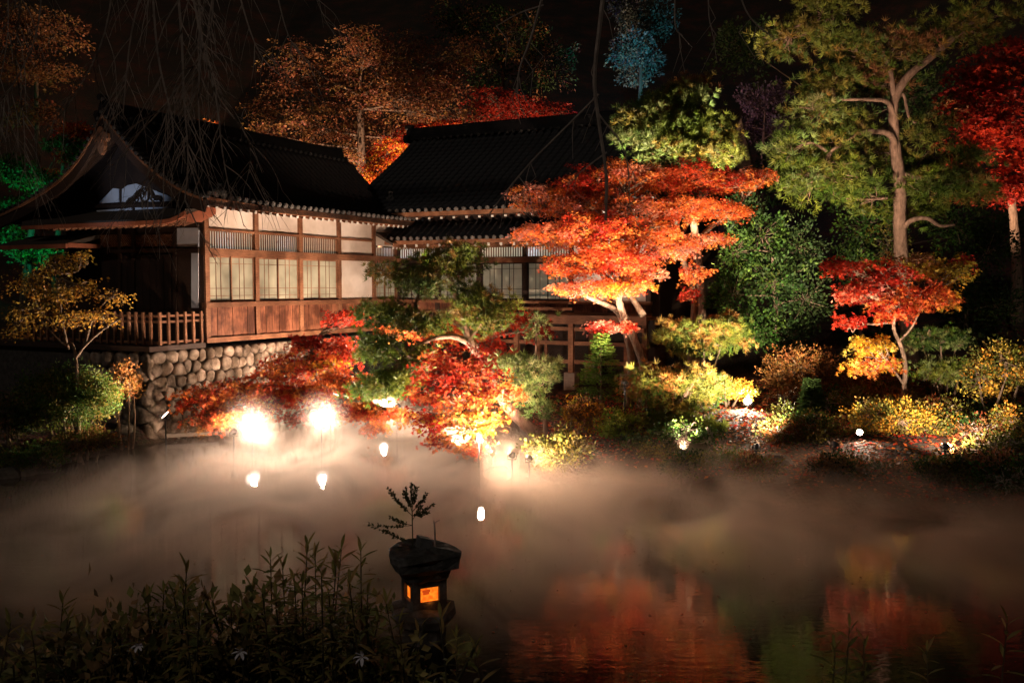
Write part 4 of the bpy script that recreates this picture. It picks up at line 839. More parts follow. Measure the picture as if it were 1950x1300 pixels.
# --- background wood on the hillside
for (nm, lb, u, v, Y, cl, pal, sz, dn) in [
 ('maple_tree', 'huge dim brown maple rising behind the ridge of the timber hall', 690, 330, 47, [(560, 120, 60, 50), (520, 200, 55, 50), (500, 265, 50, 36), (620, 150, 65, 55), (590, 235, 65, 50), (700, 90, 65, 45), (690, 170, 70, 55), (680, 250, 70, 45), (770, 100, 60, 45), (780, 180, 70, 55), (770, 260, 60, 36), (850, 130, 55, 45), (850, 210, 60, 45), (890, 90, 35, 30), (560, 290, 70, 24), (640, 300, 50, 18)], [(.24, .09, .04), (.27, .12, .05), (.20, .07, .045), (.28, .15, .05)], .17, .40),
 ('maple_tree', 'yellow and red maple glowing in the gap between the two roofs', 725, 400, 43, [(735, 295, 38, 16), (715, 325, 34, 18), (745, 275, 30, 14), (690, 345, 26, 16)], [(.55, .30, .03), (.55, .10, .02), (.5, .05, .02)], .14, .9),
 ('maple_tree', 'scarlet maple peeping over the left end of the wing ridge', 820, 330, 44, [(800, 243, 40, 14), (850, 240, 40, 12), (770, 262, 26, 12)], RED + ORG[:1], .14, .9),
 ('maple_tree', 'dusky crimson maple above the middle of the wing ridge', 960, 330, 46, [(940, 185, 50, 22), (990, 200, 50, 22), (950, 220, 46, 18), (1050, 215, 50, 20)], DRED, .16, .5),
 ('evergreen_tree', 'dark evergreen crown above the wing ridge beside the brown maple', 960, 340, 49, [(955, 240, 40, 24), (930, 130, 50, 40), (880, 40, 60, 40), (980, 60, 60, 50), (1040, 120, 60, 50)], DGR + BRN[:1], .18, .35),
 ('cedar_tree', 'tall cedar lit turquoise blue above the clipped pine', 1215, 330, 52, [(1195, 20, 40, 40), (1230, 60, 46, 40), (1200, 90, 36, 36), (1235, 110, 30, 30), (1255, 30, 36, 40), (1215, 140, 34, 28)], [(.10, .12, .10)], .2, .6),
 ('cedar_tree', 'dark cedar faintly lit violet right of the turquoise cedar', 1450, 400, 50, [(1440, 190, 40, 24), (1480, 180, 34, 20), (1420, 240, 40, 30), (1490, 250, 40, 30)], [(.12, .08, .10)], .2, .4),
 ('maple_tree', 'small glowing orange maple just over the hall ridge', 395, 330, 44, [(395, 237, 18, 9), (365, 242, 16, 8)], ORG, .13, 1.2),
 ('evergreen_tree', 'evergreen lit emerald green at the left behind the gable', 40, 480, 36, [(30, 325, 46, 24), (120, 275, 44, 12), (70, 380, 40, 20), (25, 395, 40, 16), (20, 450, 44, 20), (150, 300, 30, 14), (60, 480, 50, 20), (90, 345, 40, 16)], GRN + [(.10, .16, .05)], .15, .7),
 ('maple_tree', 'small red maple patch between the emerald trees and the gable', 95, 470, 37, [(95, 330, 30, 10), (122, 298, 18, 8), (150, 245, 44, 12)], RED + ORG, .13, 1.0),
 ('brown_tree', 'dim brown oak crown in the upper left above the gable', 70, 330, 40, [(40, 40, 70, 46), (110, 60, 50, 40), (30, 120, 60, 40), (100, 130, 50, 30), (60, 215, 60, 30)], BRN, .16, .35),
 ('evergreen_tree', 'black green wood crown behind the tall pine at upper right', 1720, 500, 40, [(1480, 330, 50, 50), (1620, 150, 80, 60), (1750, 180, 80, 60), (1420, 90, 70, 60), (1900, 440, 60, 50)], DGR, .18, .35),
]:
    b_ = G(u, v, Y); cs = [clump(a, c, Y + random.uniform(-1.5, 1.5), d, e, PX(d, Y) * .7) for a, c, d, e in cl]
    low = min(c[2] for c, r in cs); b_[2] = tz(b_[0], b_[1]) - .2
    cx_, cy0, cz0 = np.mean([c for c, r in cs], 0); tr_ = .12 + .02 * len(cl); ev = 'maple' not in nm and 'brown' not in nm
    make_tree(nm, lb, 'tree', b_, [([b_, [b_[0] * .7 + cx_ * .3, b_[1], b_[2] * .5 + cz0 * .5], [cx_, cy0, cz0 + .2]], tr_, tr_ * .3)], cs, pal, bark='darkbark', kind='broad' if ev else 'maple', dens=dn * 3.6, size=sz * .92, lps=26)

# ------------------------------------------------------------------ floodlights (fixture + its own lamp)
def floodlight(label, pos, target, energy, col=(1, .80, .62), cone=120, blend=.6, r=.06, size=.26, name='floodlight', group=None, lens=25, stake=True, lcol=None):
    pos = np.array(pos, float); g = tz(pos[0], pos[1]); g = max(g, -.6)
    t = thing(name, label, 'floodlight', (pos[0], pos[1], g), 0, group); h = pos[2] - g
    d = nrm(np.array(target, float) - pos); q = Vector(d).to_track_quat('Y', 'Z').to_euler()
    hd = MB(); a = size / 2
    hd.tube([(0, -.5 * size, 0), (0, -.42 * size, 0), (0, -.2 * size, 0), (0, 0, 0), (0, .04 * size, 0)], [a * .45, a * .6, a * .86, a * 1.0, a * 1.06], 14)
    ho = hd.build('housing', 'metal', t); ho.location = (0, 0, h); ho.rotation_euler = q
    le = MB().tube([(0, .041 * size, 0), (0, .06 * size, 0), (0, .10 * size, 0)], [a * .97, a * .9, a * .5], 16).build('lens', emat('lamp_lens', lcol or col, lens), ho)
    br = MB().tube([(-a * 1.15, 0, h), (-a * 1.15, 0, h - size * .6), (a * 1.15, 0, h - size * .6), (a * 1.15, 0, h)], [.012] * 4, 5); br.build('bracket', 'metal', t)
    if stake: MB().tube([(0, 0, -.15), (0, 0, h - size * .6)], [.018, .018], 6).build('stake', 'metal', t)
    l = bpy.data.lights.new('lamp', 'SPOT'); l.energy = energy; l.color = col; l.spot_size = math.radians(cone); l.spot_blend = blend; l.shadow_soft_size = r
    lo = bpy.data.objects.new('lamp', l); COL.objects.link(lo); lo.parent = t
    lp = Vector((0, 0, h)) + Vector(d) * (size * .16 + .03); lo.location = lp; lo.rotation_euler = Vector(d).to_track_quat('-Z', 'Y').to_euler()
    return t
WARM = (1.0, .74, .55); WHITE = (1.0, .84, .71); PINK = (1.0, .70, .50)
# three that show in the mist below the scarlet maple
floodlight('glaring floodlight in the mist at the foot of the stone wall corner', P(480, 818, 20.6), P(580, 680, 17.5), 680, WHITE, 165, .9, lens=14, size=.34)
floodlight('glaring floodlight under the trunk of the scarlet maple', P(612, 800, 21.2), P(680, 670, 18), 560, WHITE, 165, .9, lens=14, size=.30)
floodlight('floodlight behind the drooping tips of the leaning pine', P(730, 768, 24.8), P(780, 640, 20.6), 900, WHITE, 165, .9, lens=12, size=.26)
floodlight('floodlight shining through the star leaved maple over the mist', P(880, 852, 20.4), P(820, 560, 22.0), 2000, WARM, 150, lens=30, size=.26)
floodlight('small floodlight on the shore between star leaved maple and speckled bush', P(975, 866, 17.7), P(800, 590, 22.0), 2300, WARM, 95, .8, lens=.6, size=.14)
floodlight('small floodlight by the speckled bush aimed at the twiggy shore bushes', P(1008, 872, 17.5), P(1140, 775, 20.8), 380, WARM, 105, .8, lens=.6, size=.13)
floodlight('small floodlight at the foot of the star leaved maple shining across the mist', P(912, 834, 18.2), (6.0, 12.0, .3), 620, WARM, 110, .9, lens=6, size=.14)
floodlight('low floodlight behind the scarlet leaves aimed at the stone wall', P(445, 822, 20.6), P(390, 690, 23.2), 380, PINK, 120, .8, lens=6, size=.16)
floodlight('floodlight under the leaning pine aimed at the long wall', P(756, 772, 23.6), HW(2.2, 0, 5.0), 2000, PINK, 130, .8, lens=1, size=.16)
# hidden by bushes along the banks
floodlight('floodlight behind the lime green bush aimed up at the orange maple', P(1190, 728, 20.4), P(1120, 400, 23), 4400, PINK, 90, .8, size=.13, lens=.4)
floodlight('floodlight by the shore undergrowth aimed at the twisting maple', P(1300, 860, 17.5), P(1330, 400, 24), 5800, PINK, 62, .9, size=.13, lens=.4)
floodlight('small stake spotlight with white lens beside the vivid yellow bush', P(1424, 763, 21.6), P(1370, 745, 18), 330, (1, .80, .62), 170, size=.17, lens=60, name='stake_spotlight')
floodlight('tiny ground spotlight among the golden bushes of the right bank', P(1637, 823, 18.2), P(1660, 760, 16.6), 70, (1, .74, .55), 170, size=.12, lens=40, name='stake_spotlight')
floodlight('floodlight by the shadowy shore shrub aimed at the tall pine', P(1590, 846, 16.7), P(1680, 340, 27), 4200, PINK, 42, .9, size=.13, lens=.4)
floodlight('floodlight near the shore undergrowth aimed at the glossy evergreen', P(1440, 850, 17.0), P(1430, 510, 25), 8000, (1, .82, .58), 56, .9, size=.13, lens=.4)
floodlight('floodlight at the far right shore aimed at the ochre bushes', P(1800, 850, 16.2), P(1840, 620, 22), 1300, WARM, 90, .9, size=.13, lens=.4)
floodlight('floodlight at the wall foot aimed at the ochre tree', P(315, 790, 20.4), P(110, 610, 19.6), 750, WARM, 130, size=.2, lens=8)
floodlight('green floodlight on the slope among the emerald trees', P(40, 470, 33), P(60, 340, 36), 240, (.02, 1, .52), 150, size=.3, lens=6)
floodlight('warm floodlight on the slope behind the halls under the brown maple', (-8.0, 41.0, 2.2), P(690, 180, 47), 14000, (1, .62, .40), 140, size=.3, lens=6)
floodlight('warm floodlight in the gap behind the two roofs', (-5.2, 39.0, 4.0), P(740, 290, 43), 1800, (1, .70, .45), 100, size=.3, lens=6)
floodlight('turquoise floodlight on the hillside below the cedar', P(1225, 225, 48), P(1220, 50, 51), 800, (.10, .75, 1), 120, size=.3, lens=6)
floodlight('violet floodlight on the hillside behind the wing ridge', P(1090, 260, 46), P(1300, 190, 50), 350, (.55, .2, 1), 150, size=.3, lens=6)

floodlight('cool floodlight on a tall post on the left bank aimed at the gable', (-12.6, 15.4, 2.7), HW(0, 2.4, 6.7), 700, (.62, .75, 1), 17, .8, size=.13, lens=.4)
floodlight('floodlight behind the maples aimed up at the clipped pine', P(1335, 600, 25.6), P(1290, 225, 27), 8000, (1, .85, .55), 60, .8, size=.13, lens=.4)
floodlight('floodlight in the wood under the dark crimson maple', P(1850, 520, 30.5), P(1890, 200, 33), 2600, (1, .62, .42), 110, .8, size=.13, lens=.4)
# ------------------------------------------------------------------ mist lying on the pond
m = bpy.data.materials.new('mist'); m.use_nodes = True; N = m.node_tree.nodes; Lk = m.node_tree.links; N.remove(N['Principled BSDF'])
pv = N.new('ShaderNodeVolumePrincipled'); pv.inputs['Color'].default_value = (.94, .71, .55, 1); pv.inputs['Anisotropy'].default_value = .35
Lk.new(pv.outputs[0], N['Material Output'].inputs['Volume'])
tc = N.new('ShaderNodeTexCoord'); sx = N.new('ShaderNodeSeparateXYZ'); Lk.new(tc.outputs['Object'], sx.inputs[0])
def mr(src, a, b_, c=0., d=1.):
    n = N.new('ShaderNodeMapRange'); n.interpolation_type = 'SMOOTHSTEP'; n.inputs[1].default_value = a; n.inputs[2].default_value = b_; n.inputs[3].default_value = c; n.inputs[4].default_value = d; Lk.new(src, n.inputs[0]); return n.outputs[0]
def mt_(op, a, b_):
    n = N.new('ShaderNodeMath'); n.operation = op
    for i, s_ in enumerate((a, b_)):
        if isinstance(s_, (int, float)): n.inputs[i].default_value = s_
        else: Lk.new(s_, n.inputs[i])
    return n.outputs[0]
mp = N.new('ShaderNodeMapping'); mp.inputs['Scale'].default_value = (.55, .40, 1.1); Lk.new(tc.outputs['Object'], mp.inputs[0])
nz = N.new('ShaderNodeTexNoise'); nz.inputs['Scale'].default_value = 1.0; nz.inputs['Detail'].default_value = 5; nz.inputs['Distortion'].default_value = 1.2; Lk.new(mp.outputs[0], nz.inputs['Vector'])
nf = mr(nz.outputs['Fac'], .34, .64, .10, 1.)
hz = mr(sx.outputs['Z'], 0.0, .85, 1., 0.)
tt = mt_('SUBTRACT', sx.outputs['Y'], mt_('MULTIPLY', sx.outputs['X'], .05)); fy = mr(tt, 8.5, 11.6); fl = mr(sx.outputs['X'], -9.5, -4.6); fr = mr(sx.outputs['X'], 12.0, 8.0)
dn_ = mt_('MULTIPLY', mt_('MULTIPLY', mt_('MULTIPLY', nf, hz), mt_('MULTIPLY', fy, fl)), fr)
halo_puff = None  # extra density balls added round four lamps to make their glow halos
for (pu, pv_, pY, pr_) in ((480, 818, 20.6, 1.0), (612, 800, 21.2, .85), (730, 768, 24.8, .9), (880, 852, 20.4, .8)):
    vm = N.new('ShaderNodeVectorMath'); vm.operation = 'DISTANCE'; Lk.new(tc.outputs['Object'], vm.inputs[0]); vm.inputs[1].default_value = tuple(P(pu, pv_, pY)); q_ = mr(vm.outputs['Value'], pr_, 0., 0., .45); halo_puff = q_ if halo_puff is None else mt_('ADD', halo_puff, q_)
halo_puff = mt_('MULTIPLY', halo_puff, mr(nz.outputs['Fac'], .3, .7, .35, 1.2))
Lk.new(mt_('ADD', halo_puff, mt_('MULTIPLY', mt_('MULTIPLY', dn_, mr(sx.outputs['Y'], 16.5, 20.5, 1., .3)), .85)), pv.inputs['Density']); M['mist'] = m
mist = MB().prism([(-12, 8.2), (-3, 8.0), (6, 8.4), (11.5, 9.5), (12, 14.2), (4, 20), (1.5, 25), (-4, 28.2), (-7.9, 23), (-10, 20.5)], 2, .015, 1.5).build('mist', 'mist')
tag(mist, 'thin warm mist drifting low over the pond', 'mist', kind='stuff')

# ------------------------------------------------------------------ stone lantern standing in the pond
LP = PZ(808, 1215, 0); LY = LP[1]
lan = thing('stone_lantern', 'weathered stone lantern with glowing orange windows standing in the pond', 'lantern', (LP[0], LP[1], 0), math.radians(25))
def rock_rings(rings, n=13, jit=.06, seed=0, sq=1.0):
    r = np.random.default_rng(seed); ang = np.arange(n) / n * 2 * math.pi; shape = 1 + r.normal(0, jit, n); V = []; F = []
    for (rad, z) in rings:
        for k in range(n): V.append((math.cos(ang[k]) * rad * shape[k] * (1 + r.normal(0, .03)), math.sin(ang[k]) * rad * sq * shape[k] * (1 + r.normal(0, .03)), z + r.normal(0, .010)))
    m_ = len(rings)
    for i in range(m_ - 1):
        for k in range(n): F.append((i * n + k, i * n + (k + 1) % n, (i + 1) * n + (k + 1) % n, (i + 1) * n + k))
    F += [tuple(range(n))[::-1], tuple((m_ - 1) * n + k for k in range(n))]; return MB().add(V, F)
rock_rings([(.26, -.7), (.25, -.1), (.235, .05), (.24, .18)], 14, .03, 1).build('pedestal', 'lantern', lan)
rock_rings([(.20, .14), (.30, .20), (.36, .29), (.34, .35), (.24, .375)], 13, .09, 2).build('middle_platform', 'lantern', lan)
fb = MB(); w = .19; t_ = .045; z0, z1 = .37, .70; wo = .105; wz0, wz1 = .455, .615
for a in range(4):
    ca, sa = math.cos(a * math.pi / 2), math.sin(a * math.pi / 2)
    for (x0, x1, za, zb) in ((-w, -wo, z0, z1), (wo, w, z0, z1), (-wo, wo, z0, wz0), (-wo, wo, wz1, z1)):
        y0, y1 = -w, -w + t_; x0_ = x0; x1_ = x1 - (t_ if x1 == w else 0)
        V = [(x, y, z) for z in (za, zb) for x, y in ((x0_, y0), (x1_, y0), (x1_, y1), (x0_, y1))]
        fb.add([(x * ca - y * sa, x * sa + y * ca, z) for x, y, z in V], [(0, 3, 2, 1), (4, 5, 6, 7), (0, 1, 5, 4), (1, 2, 6, 5), (2, 3, 7, 6), (3, 0, 4, 7)])
fb.build('firebox', 'lantern', lan)
fr_ = MB()
for a in range(4):
    ca, sa = math.cos(a * math.pi / 2), math.sin(a * math.pi / 2)
    V = [(-wo, -w + .040, wz0), (wo, -w + .040, wz0), (wo, -w + .040, wz1), (-wo, -w + .040, wz1)]
    fr_.add([(x * ca - y * sa, x * sa + y * ca, z) for x, y, z in V], [(0, 1, 2, 3)])
fr_.build('paper_window', emat('lantern_paper', (1.0, .17, .008), .85, (.5, .15, .03)), lan)
pw = bpy.data.materials['lantern_paper'].node_tree; _tc = pw.nodes.new('ShaderNodeTexCoord'); _nz = pw.nodes.new('ShaderNodeTexNoise'); _nz.inputs['Scale'].default_value = 22; pw.links.new(_tc.outputs['Object'], _nz.inputs['Vector'])
_r = ramp(pw.nodes, [(.38, (.75, .09, .004)), (.62, (1, .24, .015))]); pw.links.new(_nz.outputs['Fac'], _r.inputs[0]); pw.links.new(_r.outputs[0], pw.nodes['Principled BSDF'].inputs['Emission Color'])
MB().box(-.075, .01, -w + .022, -w + .036, .56, .585).box(-.065, 0, -w + .026, -w + .036, .535, .56).build('inner_shelf', emat('glowing_shelf', (1, .10, .01), .35, (.3, .06, .02)), lan)  # shelf bar before the paper; its dull red glow is set in the material
point(lan, (0, -w - .02, .47), .12, (1, .28, .04), .02, 'lantern_light')
cap = rock_rings([(.19, .66), (.26, .70), (.29, .77), (.36, .81), (.385, .90), (.40, .95), (.375, .985), (.25, .99), (.08, 1.0)], 15, .085, 5).build('cap_stone', 'lantern', lan)
MB().prism([(-.075, .96), (.075, .96), (.068, 1.085), (-.06, 1.125)], 1, -.075, .06).build('finial_stub', 'cut', lan)
# sapling and dead twig growing from the cap
sb = np.array([LP[0], LP[1], 0.]); sbase = P(786, 1027, LY); sbase[2] = 1.0
sap = thing('cedar_sapling', 'small cedar sapling sprouting from the lantern cap', 'sapling', sbase); ms = MB(); top = P(781, 925, LY) - sbase
stem = smooth_path([(0, 0, -.03), P(785, 990, LY) - sbase, P(784, 955, LY) - sbase, top], 5); ms.tube(stem, np.linspace(.008, .003, len(stem)), 5)
parts = []
for (t, end) in [(.12, (735, 1010)), (.12, (705, 998)), (.3, (745, 985)), (.4, (745, 940)), (.45, (740, 930)), (.5, (772, 932)), (.55, (795, 930)), (.5, (812, 940)), (.45, (825, 960)), (.4, (815, 975)), (.6, (770, 940)), (.62, (790, 928)), (.35, (808, 950)), (.65, (783, 922)), (.3, (722, 1000))]:
    a = stem[int(t * (len(stem) - 1))]; e = P(end[0], end[1], LY + random.uniform(-.12, .12)) - sbase; br = smooth_path([a, (a + e) / 2 + np.array([0, 0, -.012]), e], 6); ms.tube(br, np.linspace(.004, .0015, len(br)), 4)
    n = 60; q = br[rng.integers(3, len(br), n)] + rng.normal(0, .004, (n, 3)); d = nrm(e - a); sd = nrm(np.cross(d, [0, 1, 0])); sg = rng.choice([-1, 1], n)[:, None]
    parts.append(scatter(RHOMB, q, d + sd * sg * rng.uniform(.4, 1., (n, 1)) + rng.normal(0, .25, (n, 3)), rng.normal(size=(n, 3)), rng.uniform(.018, .042, n), pick([(.05, .05, .02), (.035, .04, .015)], n)))
V, F, C = join(parts); ms.build('stem', 'stalk', sap); link('foliage', npmesh('foliage', V, F, C), 'fore', sap)
db = P(829, 1032, LY); db[2] = .99
dt = thing('dead_twig', 'dead forked twig standing on the lantern cap', 'twig', db); ms = MB().tube([(0, 0, -.03), P(828, 1010, LY) - db, P(827, 995, LY) - db, P(838, 989, LY) - db], [.011, .010, .010, .004], 6).tube([P(827, 997, LY) - db, P(826, 991, LY) - db], [.010, .008], 6); ms.build('stem', 'twig', dt)

# ------------------------------------------------------------------ shore stones
def shore_rock(label, X, Y, s, seed, group=None):
    z = tz(X, Y); r = np.random.default_rng(seed); o = rock_rings([(s * .9, -.25 * s), (s * 1.0, .12 * s), (s * .86, .42 * s), (s * .5, .62 * s)], 11, .12, seed, r.uniform(.6, .9)).build('shore_rock', 'rock'); o.location = (X, Y, max(z, -.05)); o.rotation_euler = (0, 0, r.uniform(0, 6)); tag(o, label, 'rock', group)
for i, (u, v, s) in enumerate([(10, 912, .34), (45, 908, .26), (70, 902, .4), (110, 885, .24), (135, 878, .26), (155, 868, .2), (95, 893, .2), (200, 858, .3), (235, 850, .22)]):
    p_ = PZ(u, v - 8, .05); shore_rock(['ninth', 'eighth', 'seventh', 'fifth', 'fourth', 'third', 'sixth', 'second', 'first'][i] + ' mossy waterline stone from the foot of the stone wall', p_[0], p_[1] + .1, s, 40 + i, 'stones along the left waterline')
for i, (u, v, s) in enumerate([(950, 905, .3), (1125, 915, .26), (1330, 905, .3), (1480, 930, .28), (1260, 900, .2), (1600, 960, .3)]):
    p_ = PZ(u, v - 6, .05); shore_rock(['first', 'second', 'fourth', 'fifth', 'third', 'sixth'][i] + ' dark waterline stone from the leaning pine along right shore', p_[0], p_[1] + .1, s, 60 + i, 'stones along the right waterline')
pk_ = PZ(365, 829, .1); pl = MB().box(-.62, .62, -.06, .06, -.04, .05).build('stone_kerb', 'concrete'); pl.location = (pk_[0], pk_[1], .13); pl.rotation_euler = (0, 0, HA - .75); tag(pl, 'pale straight kerb slab at the foot of the stone wall', 'kerb')

# fallen leaves on the right bank, drifting leaves on the water
n = 22000; X = rng.uniform(.5, 14, n); Y = rng.uniform(14.5, 26, n); ok = sdist(X, Y) > .25; X, Y = X[ok], Y[ok]; n = len(X); pos = np.stack([X, Y, th(X, Y) + .02], -1)
V, F, C = scatter(RHOMB, pos, rng.normal(size=(n, 3)) * [1, 1, .25], np.array([0, 0, 1.]) + .4 * rng.normal(size=(n, 3)), rng.uniform(.06, .12, n), pick(RED + BRN + ORG[:1], n)); tag(link('fallen_leaves', npmesh('fallen_leaves', V, F, C), 'leaf'), 'red and brown fallen leaves strewn over the right bank', 'leaves', kind='stuff')
n = 900; X = rng.uniform(-9, 8, n); Y = rng.uniform(8.3, 19, n); ok = sdist(X, Y) < -.3; X, Y = X[ok], Y[ok]; n = len(X)
V, F, C = scatter(RHOMB, np.stack([X, Y, np.full(n, .006)], -1), rng.normal(size=(n, 3)) * [1, 1, .03], np.array([0, 0, 1.]) + .06 * rng.normal(size=(n, 3)), rng.uniform(.02, .055, n), pick(BRN + RED, n)); tag(link('floating_leaves', npmesh('floating_leaves', V, F, C), 'leaf'), 'scattered leaves floating on the pond', 'leaves', kind='stuff')

# ------------------------------------------------------------------ weeping cherry overhead (bare), trunk standing left of the view
wb = np.array([-6.6, 5.2, tz(-6.6, 5.2) - .1]); wc = thing('weeping_cherry', 'bare weeping cherry whose thin twigs hang across the top', 'tree', wb)
lim1 = smooth_path([wb, wb + [.2, .3, 2.2], [-5.6, 6.2, 6.2], [-4.2, 7.4, 7.6], [-2.4, 8, 8.0], [0, 8.2, 8.2], [1.6, 8.2, 8.0]], 6); mb = MB(); mb.tube(lim1 - wb, np.linspace(.22, .035, len(lim1)), 8); mb.build('trunk', 'bark', wc, True)
YW = 8.0; tw = MB()
def pxtwig(pts, r0, depth, lvl):
    p3 = smooth_path([P(u, v, depth) for u, v in pts], 5); tw.tube(p3 - wb, np.linspace(r0, r0 * .4, len(p3)), 4 if lvl == 0 else 3, False)
    if lvl >= 2: return
    L = sum(math.hypot(pts[i + 1][0] - pts[i][0], pts[i + 1][1] - pts[i][1]) for i in range(len(pts) - 1)); k = int(L / (22 if lvl == 0 else 34))
    sm = smooth_path(np.array(pts, float), 8)
    for _ in range(k):
        i = random.randrange(2, len(sm)); u, v = sm[i]; d = sm[min(i + 1, len(sm) - 1)] - sm[i - 1]; an = math.atan2(d[1], d[0]) + random.choice((-1, 1)) * random.uniform(.35, .85); ln = random.uniform(40, 150) * (1 if lvl == 0 else .5)
        q = [(u, v)]
        for s_ in range(3): an += (math.pi / 2 - an) * .22 + random.uniform(-.16, .16); u += math.cos(an) * ln / 3; v += math.sin(an) * ln / 3; q.append((u, v))
        pxtwig(q, r0 * random.uniform(.3, .5), depth + random.uniform(-.5, .5), lvl + 1)
for pts, r, dz in [([(330, -110), (345, 60), (350, 180), (358, 300), (352, 380)], .014, 0), ([(372, -110), (385, 80), (410, 180), (425, 300), (445, 400)], .013, .3), ([(340, -110), (380, 60), (378, 190), (385, 330)], .011, -.3), ([(300, -110), (255, 40), (240, 150), (235, 215)], .010, .2), ([(225, -110), (200, 60), (150, 170), (95, 245)], .009, .5), ([(430, -110), (470, 40), (500, 110), (540, 150)], .009, .3), ([(285, -110), (300, 100), (330, 250), (300, 320), (270, 380)], .011, -.4), ([(400, -110), (400, 60), (330, 180), (260, 260), (235, 300)], .010, .1), ([(420, -110), (395, 130), (470, 260), (475, 330)], .009, .6),
                 ([(60, -110), (30, 90), (45, 230), (48, 330)], .009, .2), ([(85, -110), (70, 60), (20, 170), (-20, 220)], .008, 0), ([(10, -110), (15, 60), (-10, 200)], .008, .4), ([(505, -110), (540, 40), (560, 90)], .008, 0), ([(620, -110), (600, -20), (620, 40)], .006, 0)]: pxtwig(pts, r * 1.1, YW + dz, 0)
def plain(pts, r, depth, n=5):
    p3 = smooth_path([P(u, v, depth) for u, v in pts], 5); tw.tube(p3 - wb, np.linspace(r, r * .5, len(p3)), 5, False)
    for _ in range(n):
        i = random.randrange(4, len(p3)); a = p3[i]; tw.tube([a - wb, a - wb + [random.uniform(-.12, .12), 0, -.12], a - wb + [random.uniform(-.2, .2), 0, -.34]], [.005, .004, .002], 3, False)
plain([(1160, -110), (1143, 40), (1132, 150), (1140, 230), (1155, 340), (1153, 420)], .022, 8.1, 7); plain([(1060, -110), (1015, 60), (990, 130), (985, 180)], .014, 8.1, 6); plain([(1140, 180), (1080, 240), (1010, 310), (960, 370), (930, 410)], .011, 8.1, 6)
plain([(1290, -110), (1285, 40), (1300, 70)], .010, 8.2, 3); plain([(1350, -110), (1350, 30), (1365, 70)], .008, 8.2, 3); plain([(1385, -110), (1420, 20), (1475, 75)], .010, 8.3, 3); plain([(1035, 10), (990, 25), (945, 50)], .009, 8.1, 2); plain([(1142, 220), (1190, 290), (1200, 400)], .008, 8.1, 3); plain([(1155, 290), (1115, 320), (1080, 350)], .008, 8.1, 2)
tag(tw.build('twigs', 'twig', wc), kind='stuff')

# ------------------------------------------------------------------ near bank: dark shrubs and leafy stalks
for i, (x0, x1, zt) in enumerate([(-2.35, -1.75, .54), (-1.85, -1.25, .66), (-1.35, -.8, .76), (-.98, -.52, .62), (-.62, -.36, .26)]):
    cx = (x0 + x1) / 2; cyy = 3.75; g = np.array([cx, cyy, tz(cx, cyy)]); t = thing('bank_shrub', ['dark low shrub at the left end of the near bank', 'dark shrub below the white blossom on the near bank', 'dense dark shrub left of the stone lantern on near bank', 'dark shrub beneath the open pale pink blossom', 'low dark shrub tapering off before the lantern pedestal'][i], 'bush', g); mb = MB()
    st = [smooth_path([(math.cos(a) * .05, math.sin(a) * .05, -.05), (math.cos(a) * .2, math.sin(a) * .15, .3), (math.cos(a) * .35, math.sin(a) * .25, .6)], 4) for a in np.arange(5) * 1.26]
    for s_ in st: mb.tube(s_, np.linspace(.012, .005, len(s_)), 4)
    cl = [(np.array([dx, dy, zt * .55 + random.uniform(-.05, .08)]), np.array([.22, .22, zt * .5])) for dx, dy in ((-.16, 0), (.16, 0), (0, -.2), (0, .2))]
    V, F, C = crown_broad(cl, [[(.19, .17, .06), (.24, .16, .07), (.13, .13, .045)]] * 4, 3.6, .055, RHOMB, mb, st, 18); mb.build('stems', 'stalk', t); link('crown', npmesh('crown', V, F, C), 'fore', t)
LV = [(0, 0, 0), (.10, .22, .02), (.16, .5, .0), (.10, .8, -.05), (0, 1.0, -.10), (-.10, .8, -.05), (-.16, .5, .0), (-.10, .22, .02), (0, .3, .03), (0, .65, .0)]
LF = [(0, 1, 8), (1, 2, 9, 8), (2, 3, 9), (3, 4, 9), (4, 5, 9), (5, 6, 9), (6, 7, 8, 9), (7, 0, 8)]
leaf_me = []
for c in ((.24, .20, .065), (.30, .20, .075), (.18, .17, .05)):
    me = bpy.data.meshes.new('leaf'); me.from_pydata([(a * .62, b_, z * 1.6) for a, b_, z in LV], [], LF); a = me.color_attributes.new('Col', 'FLOAT_COLOR', 'POINT'); a.data.foreach_set('color', np.tile((*c, 1.), len(LV)).astype(np.float32)); me.update(); me.materials.append(M['fore']); leaf_me.append(me)
STK = [(120, 1145), (130, 1170), (312, 1128), (355, 1088), (348, 1120), (405, 1142), (440, 1160), (480, 1122), (515, 1064), (538, 1080), (560, 1100), (585, 1040), (600, 1062), (612, 1090), (650, 1046), (640, 1075), (687, 1047), (735, 1148), (700, 1130), (20, 1185), (185, 1215), (252, 1182), (215, 1205), (290, 1170), (380, 1165), (460, 1140), (500, 1130), (525, 1140), (575, 1110), (625, 1120), (665, 1110), (720, 1180), (760, 1190), (60, 1200), (150, 1205), (800, 1195), (838, 1178), (870, 1210), (905, 1232), (1618, 1196), (1645, 1225), (1918, 1186), (1765, 1238), (1590, 1240)] + [(random.uniform(280, 720), random.uniform(1120, 1190)) for _ in range(14)] + [(random.uniform(0, 880), random.uniform(1190, 1245)) for _ in range(8)]
ORDN = ['first', 'second', 'third', 'fourth', 'fifth', 'sixth', 'seventh', 'eighth', 'ninth', 'tenth', 'eleventh', 'twelfth', 'thirteenth', 'fourteenth']
tall = sorted([q for q in STK if q[1] < 1112], key=lambda q: -q[0]); rgt = sorted([q for q in STK if q[0] > 1500], key=lambda q: q[0])
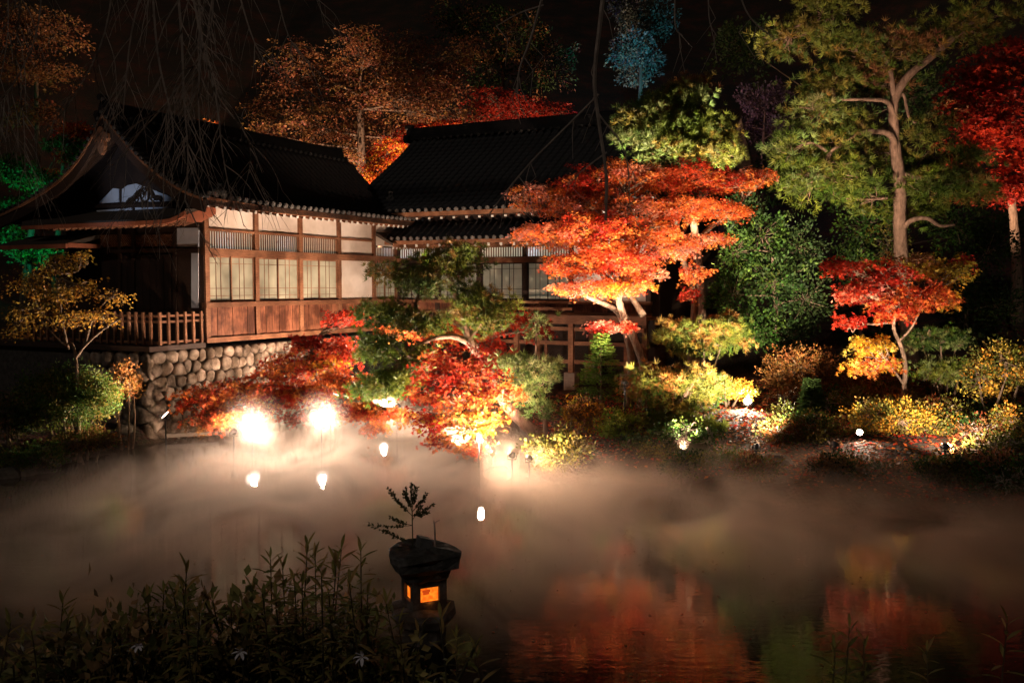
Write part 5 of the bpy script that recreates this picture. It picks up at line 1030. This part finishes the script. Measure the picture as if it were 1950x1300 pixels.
for i, (u, v) in enumerate(STK):
    Yd = random.uniform(3.3, 4.1); tp = P(u, v, Yd); bx = tp[0] + random.uniform(-.06, .06); base = np.array([bx, Yd, tz(bx, Yd)]); hgt = tp[2] - base[2]
    lab = (ORDN[rgt.index((u, v))] + ' pointed plant tip from the lantern on the open water side' if u > 1500 else ORDN[tall.index((u, v))] + ' tall leafy stalk from the lantern above the bank shrubs' if v < 1112 else 'leafy stalk reaching just above the near bank shrubs' if v < 1170 else 'short leafy shoot low among the near bank shrubs')
    t = thing('leafy_stalk', lab, 'plant', base, 0, 'leafy stalks on the near bank'); pth = smooth_path([(0, 0, -.05), ((tp[0] - bx) * .2 + random.uniform(-.03, .03), random.uniform(-.03, .03), hgt * .5), (tp[0] - bx, 0, hgt)], 6)
    MB().tube(pth, np.linspace(.005, .0022, len(pth)), 5).build('stem', 'stalk', t)
    nl = 26 if v < 1170 else 17; zz = hgt - (np.arange(nl) / nl) ** 1.25 * min(.42, hgt * .7)
    for k in range(nl):
        q = np.array([np.interp(zz[k], pth[:, 2], pth[:, j]) for j in range(3)]); an = k * 2.4 + i; tl = (.75 if k > 2 else 1.2) - 1.0 * k / nl + random.uniform(-.25, .25); L = random.uniform(.065, .11) * (1.0 if k > 3 else .8)
        d = Vector((math.cos(an) * math.cos(tl), math.sin(an) * math.cos(tl), math.sin(tl))); o = link('leaf', leaf_me[(k + i) % 3], None, t); o.location = q; o.rotation_euler = d.to_track_quat('Y', 'Z').to_euler(); o.scale = (L, L, L)
pet = MB().add([(0, 0, 0), (.2, .35, .08), (.14, .8, .05), (0, 1, -.08), (-.14, .8, .05), (-.2, .35, .08)], [(0, 1, 2, 3, 4, 5)])
for i, (u, v, lb, s_) in enumerate([(690, 1250, 'pale pink starry blossom open towards the viewer on near bank', .034), (458, 1240, 'white blossom drooping in profile among the near bank shrubs', .034), (262, 1228, 'white half open blossom at the left of the near bank', .03)]):
    p_ = P(u, v, 3.25); t = thing('blossom', lb, 'flower', p_); f0 = None; g_ = tz(p_[0], p_[1])
    for k in range(6):
        if f0 is None: f0 = pet.build('petal', 'petal', t); f0.scale = (s_,) * 3; o = f0
        else: o = dupm(f0)
        a = k * 1.047; d = Vector((math.cos(a) + .5 * (i - 1), -.45 - .2 * i, math.sin(a) * (1 - .15 * i))); o.rotation_euler = d.to_track_quat('Y', 'Z').to_euler()
    MB().tube([(0, 0, 0), (0, .06, -.2), (0, .15, g_ - p_[2] - .02)], [.003, .004, .006], 4).build('stem', 'stalk', t)
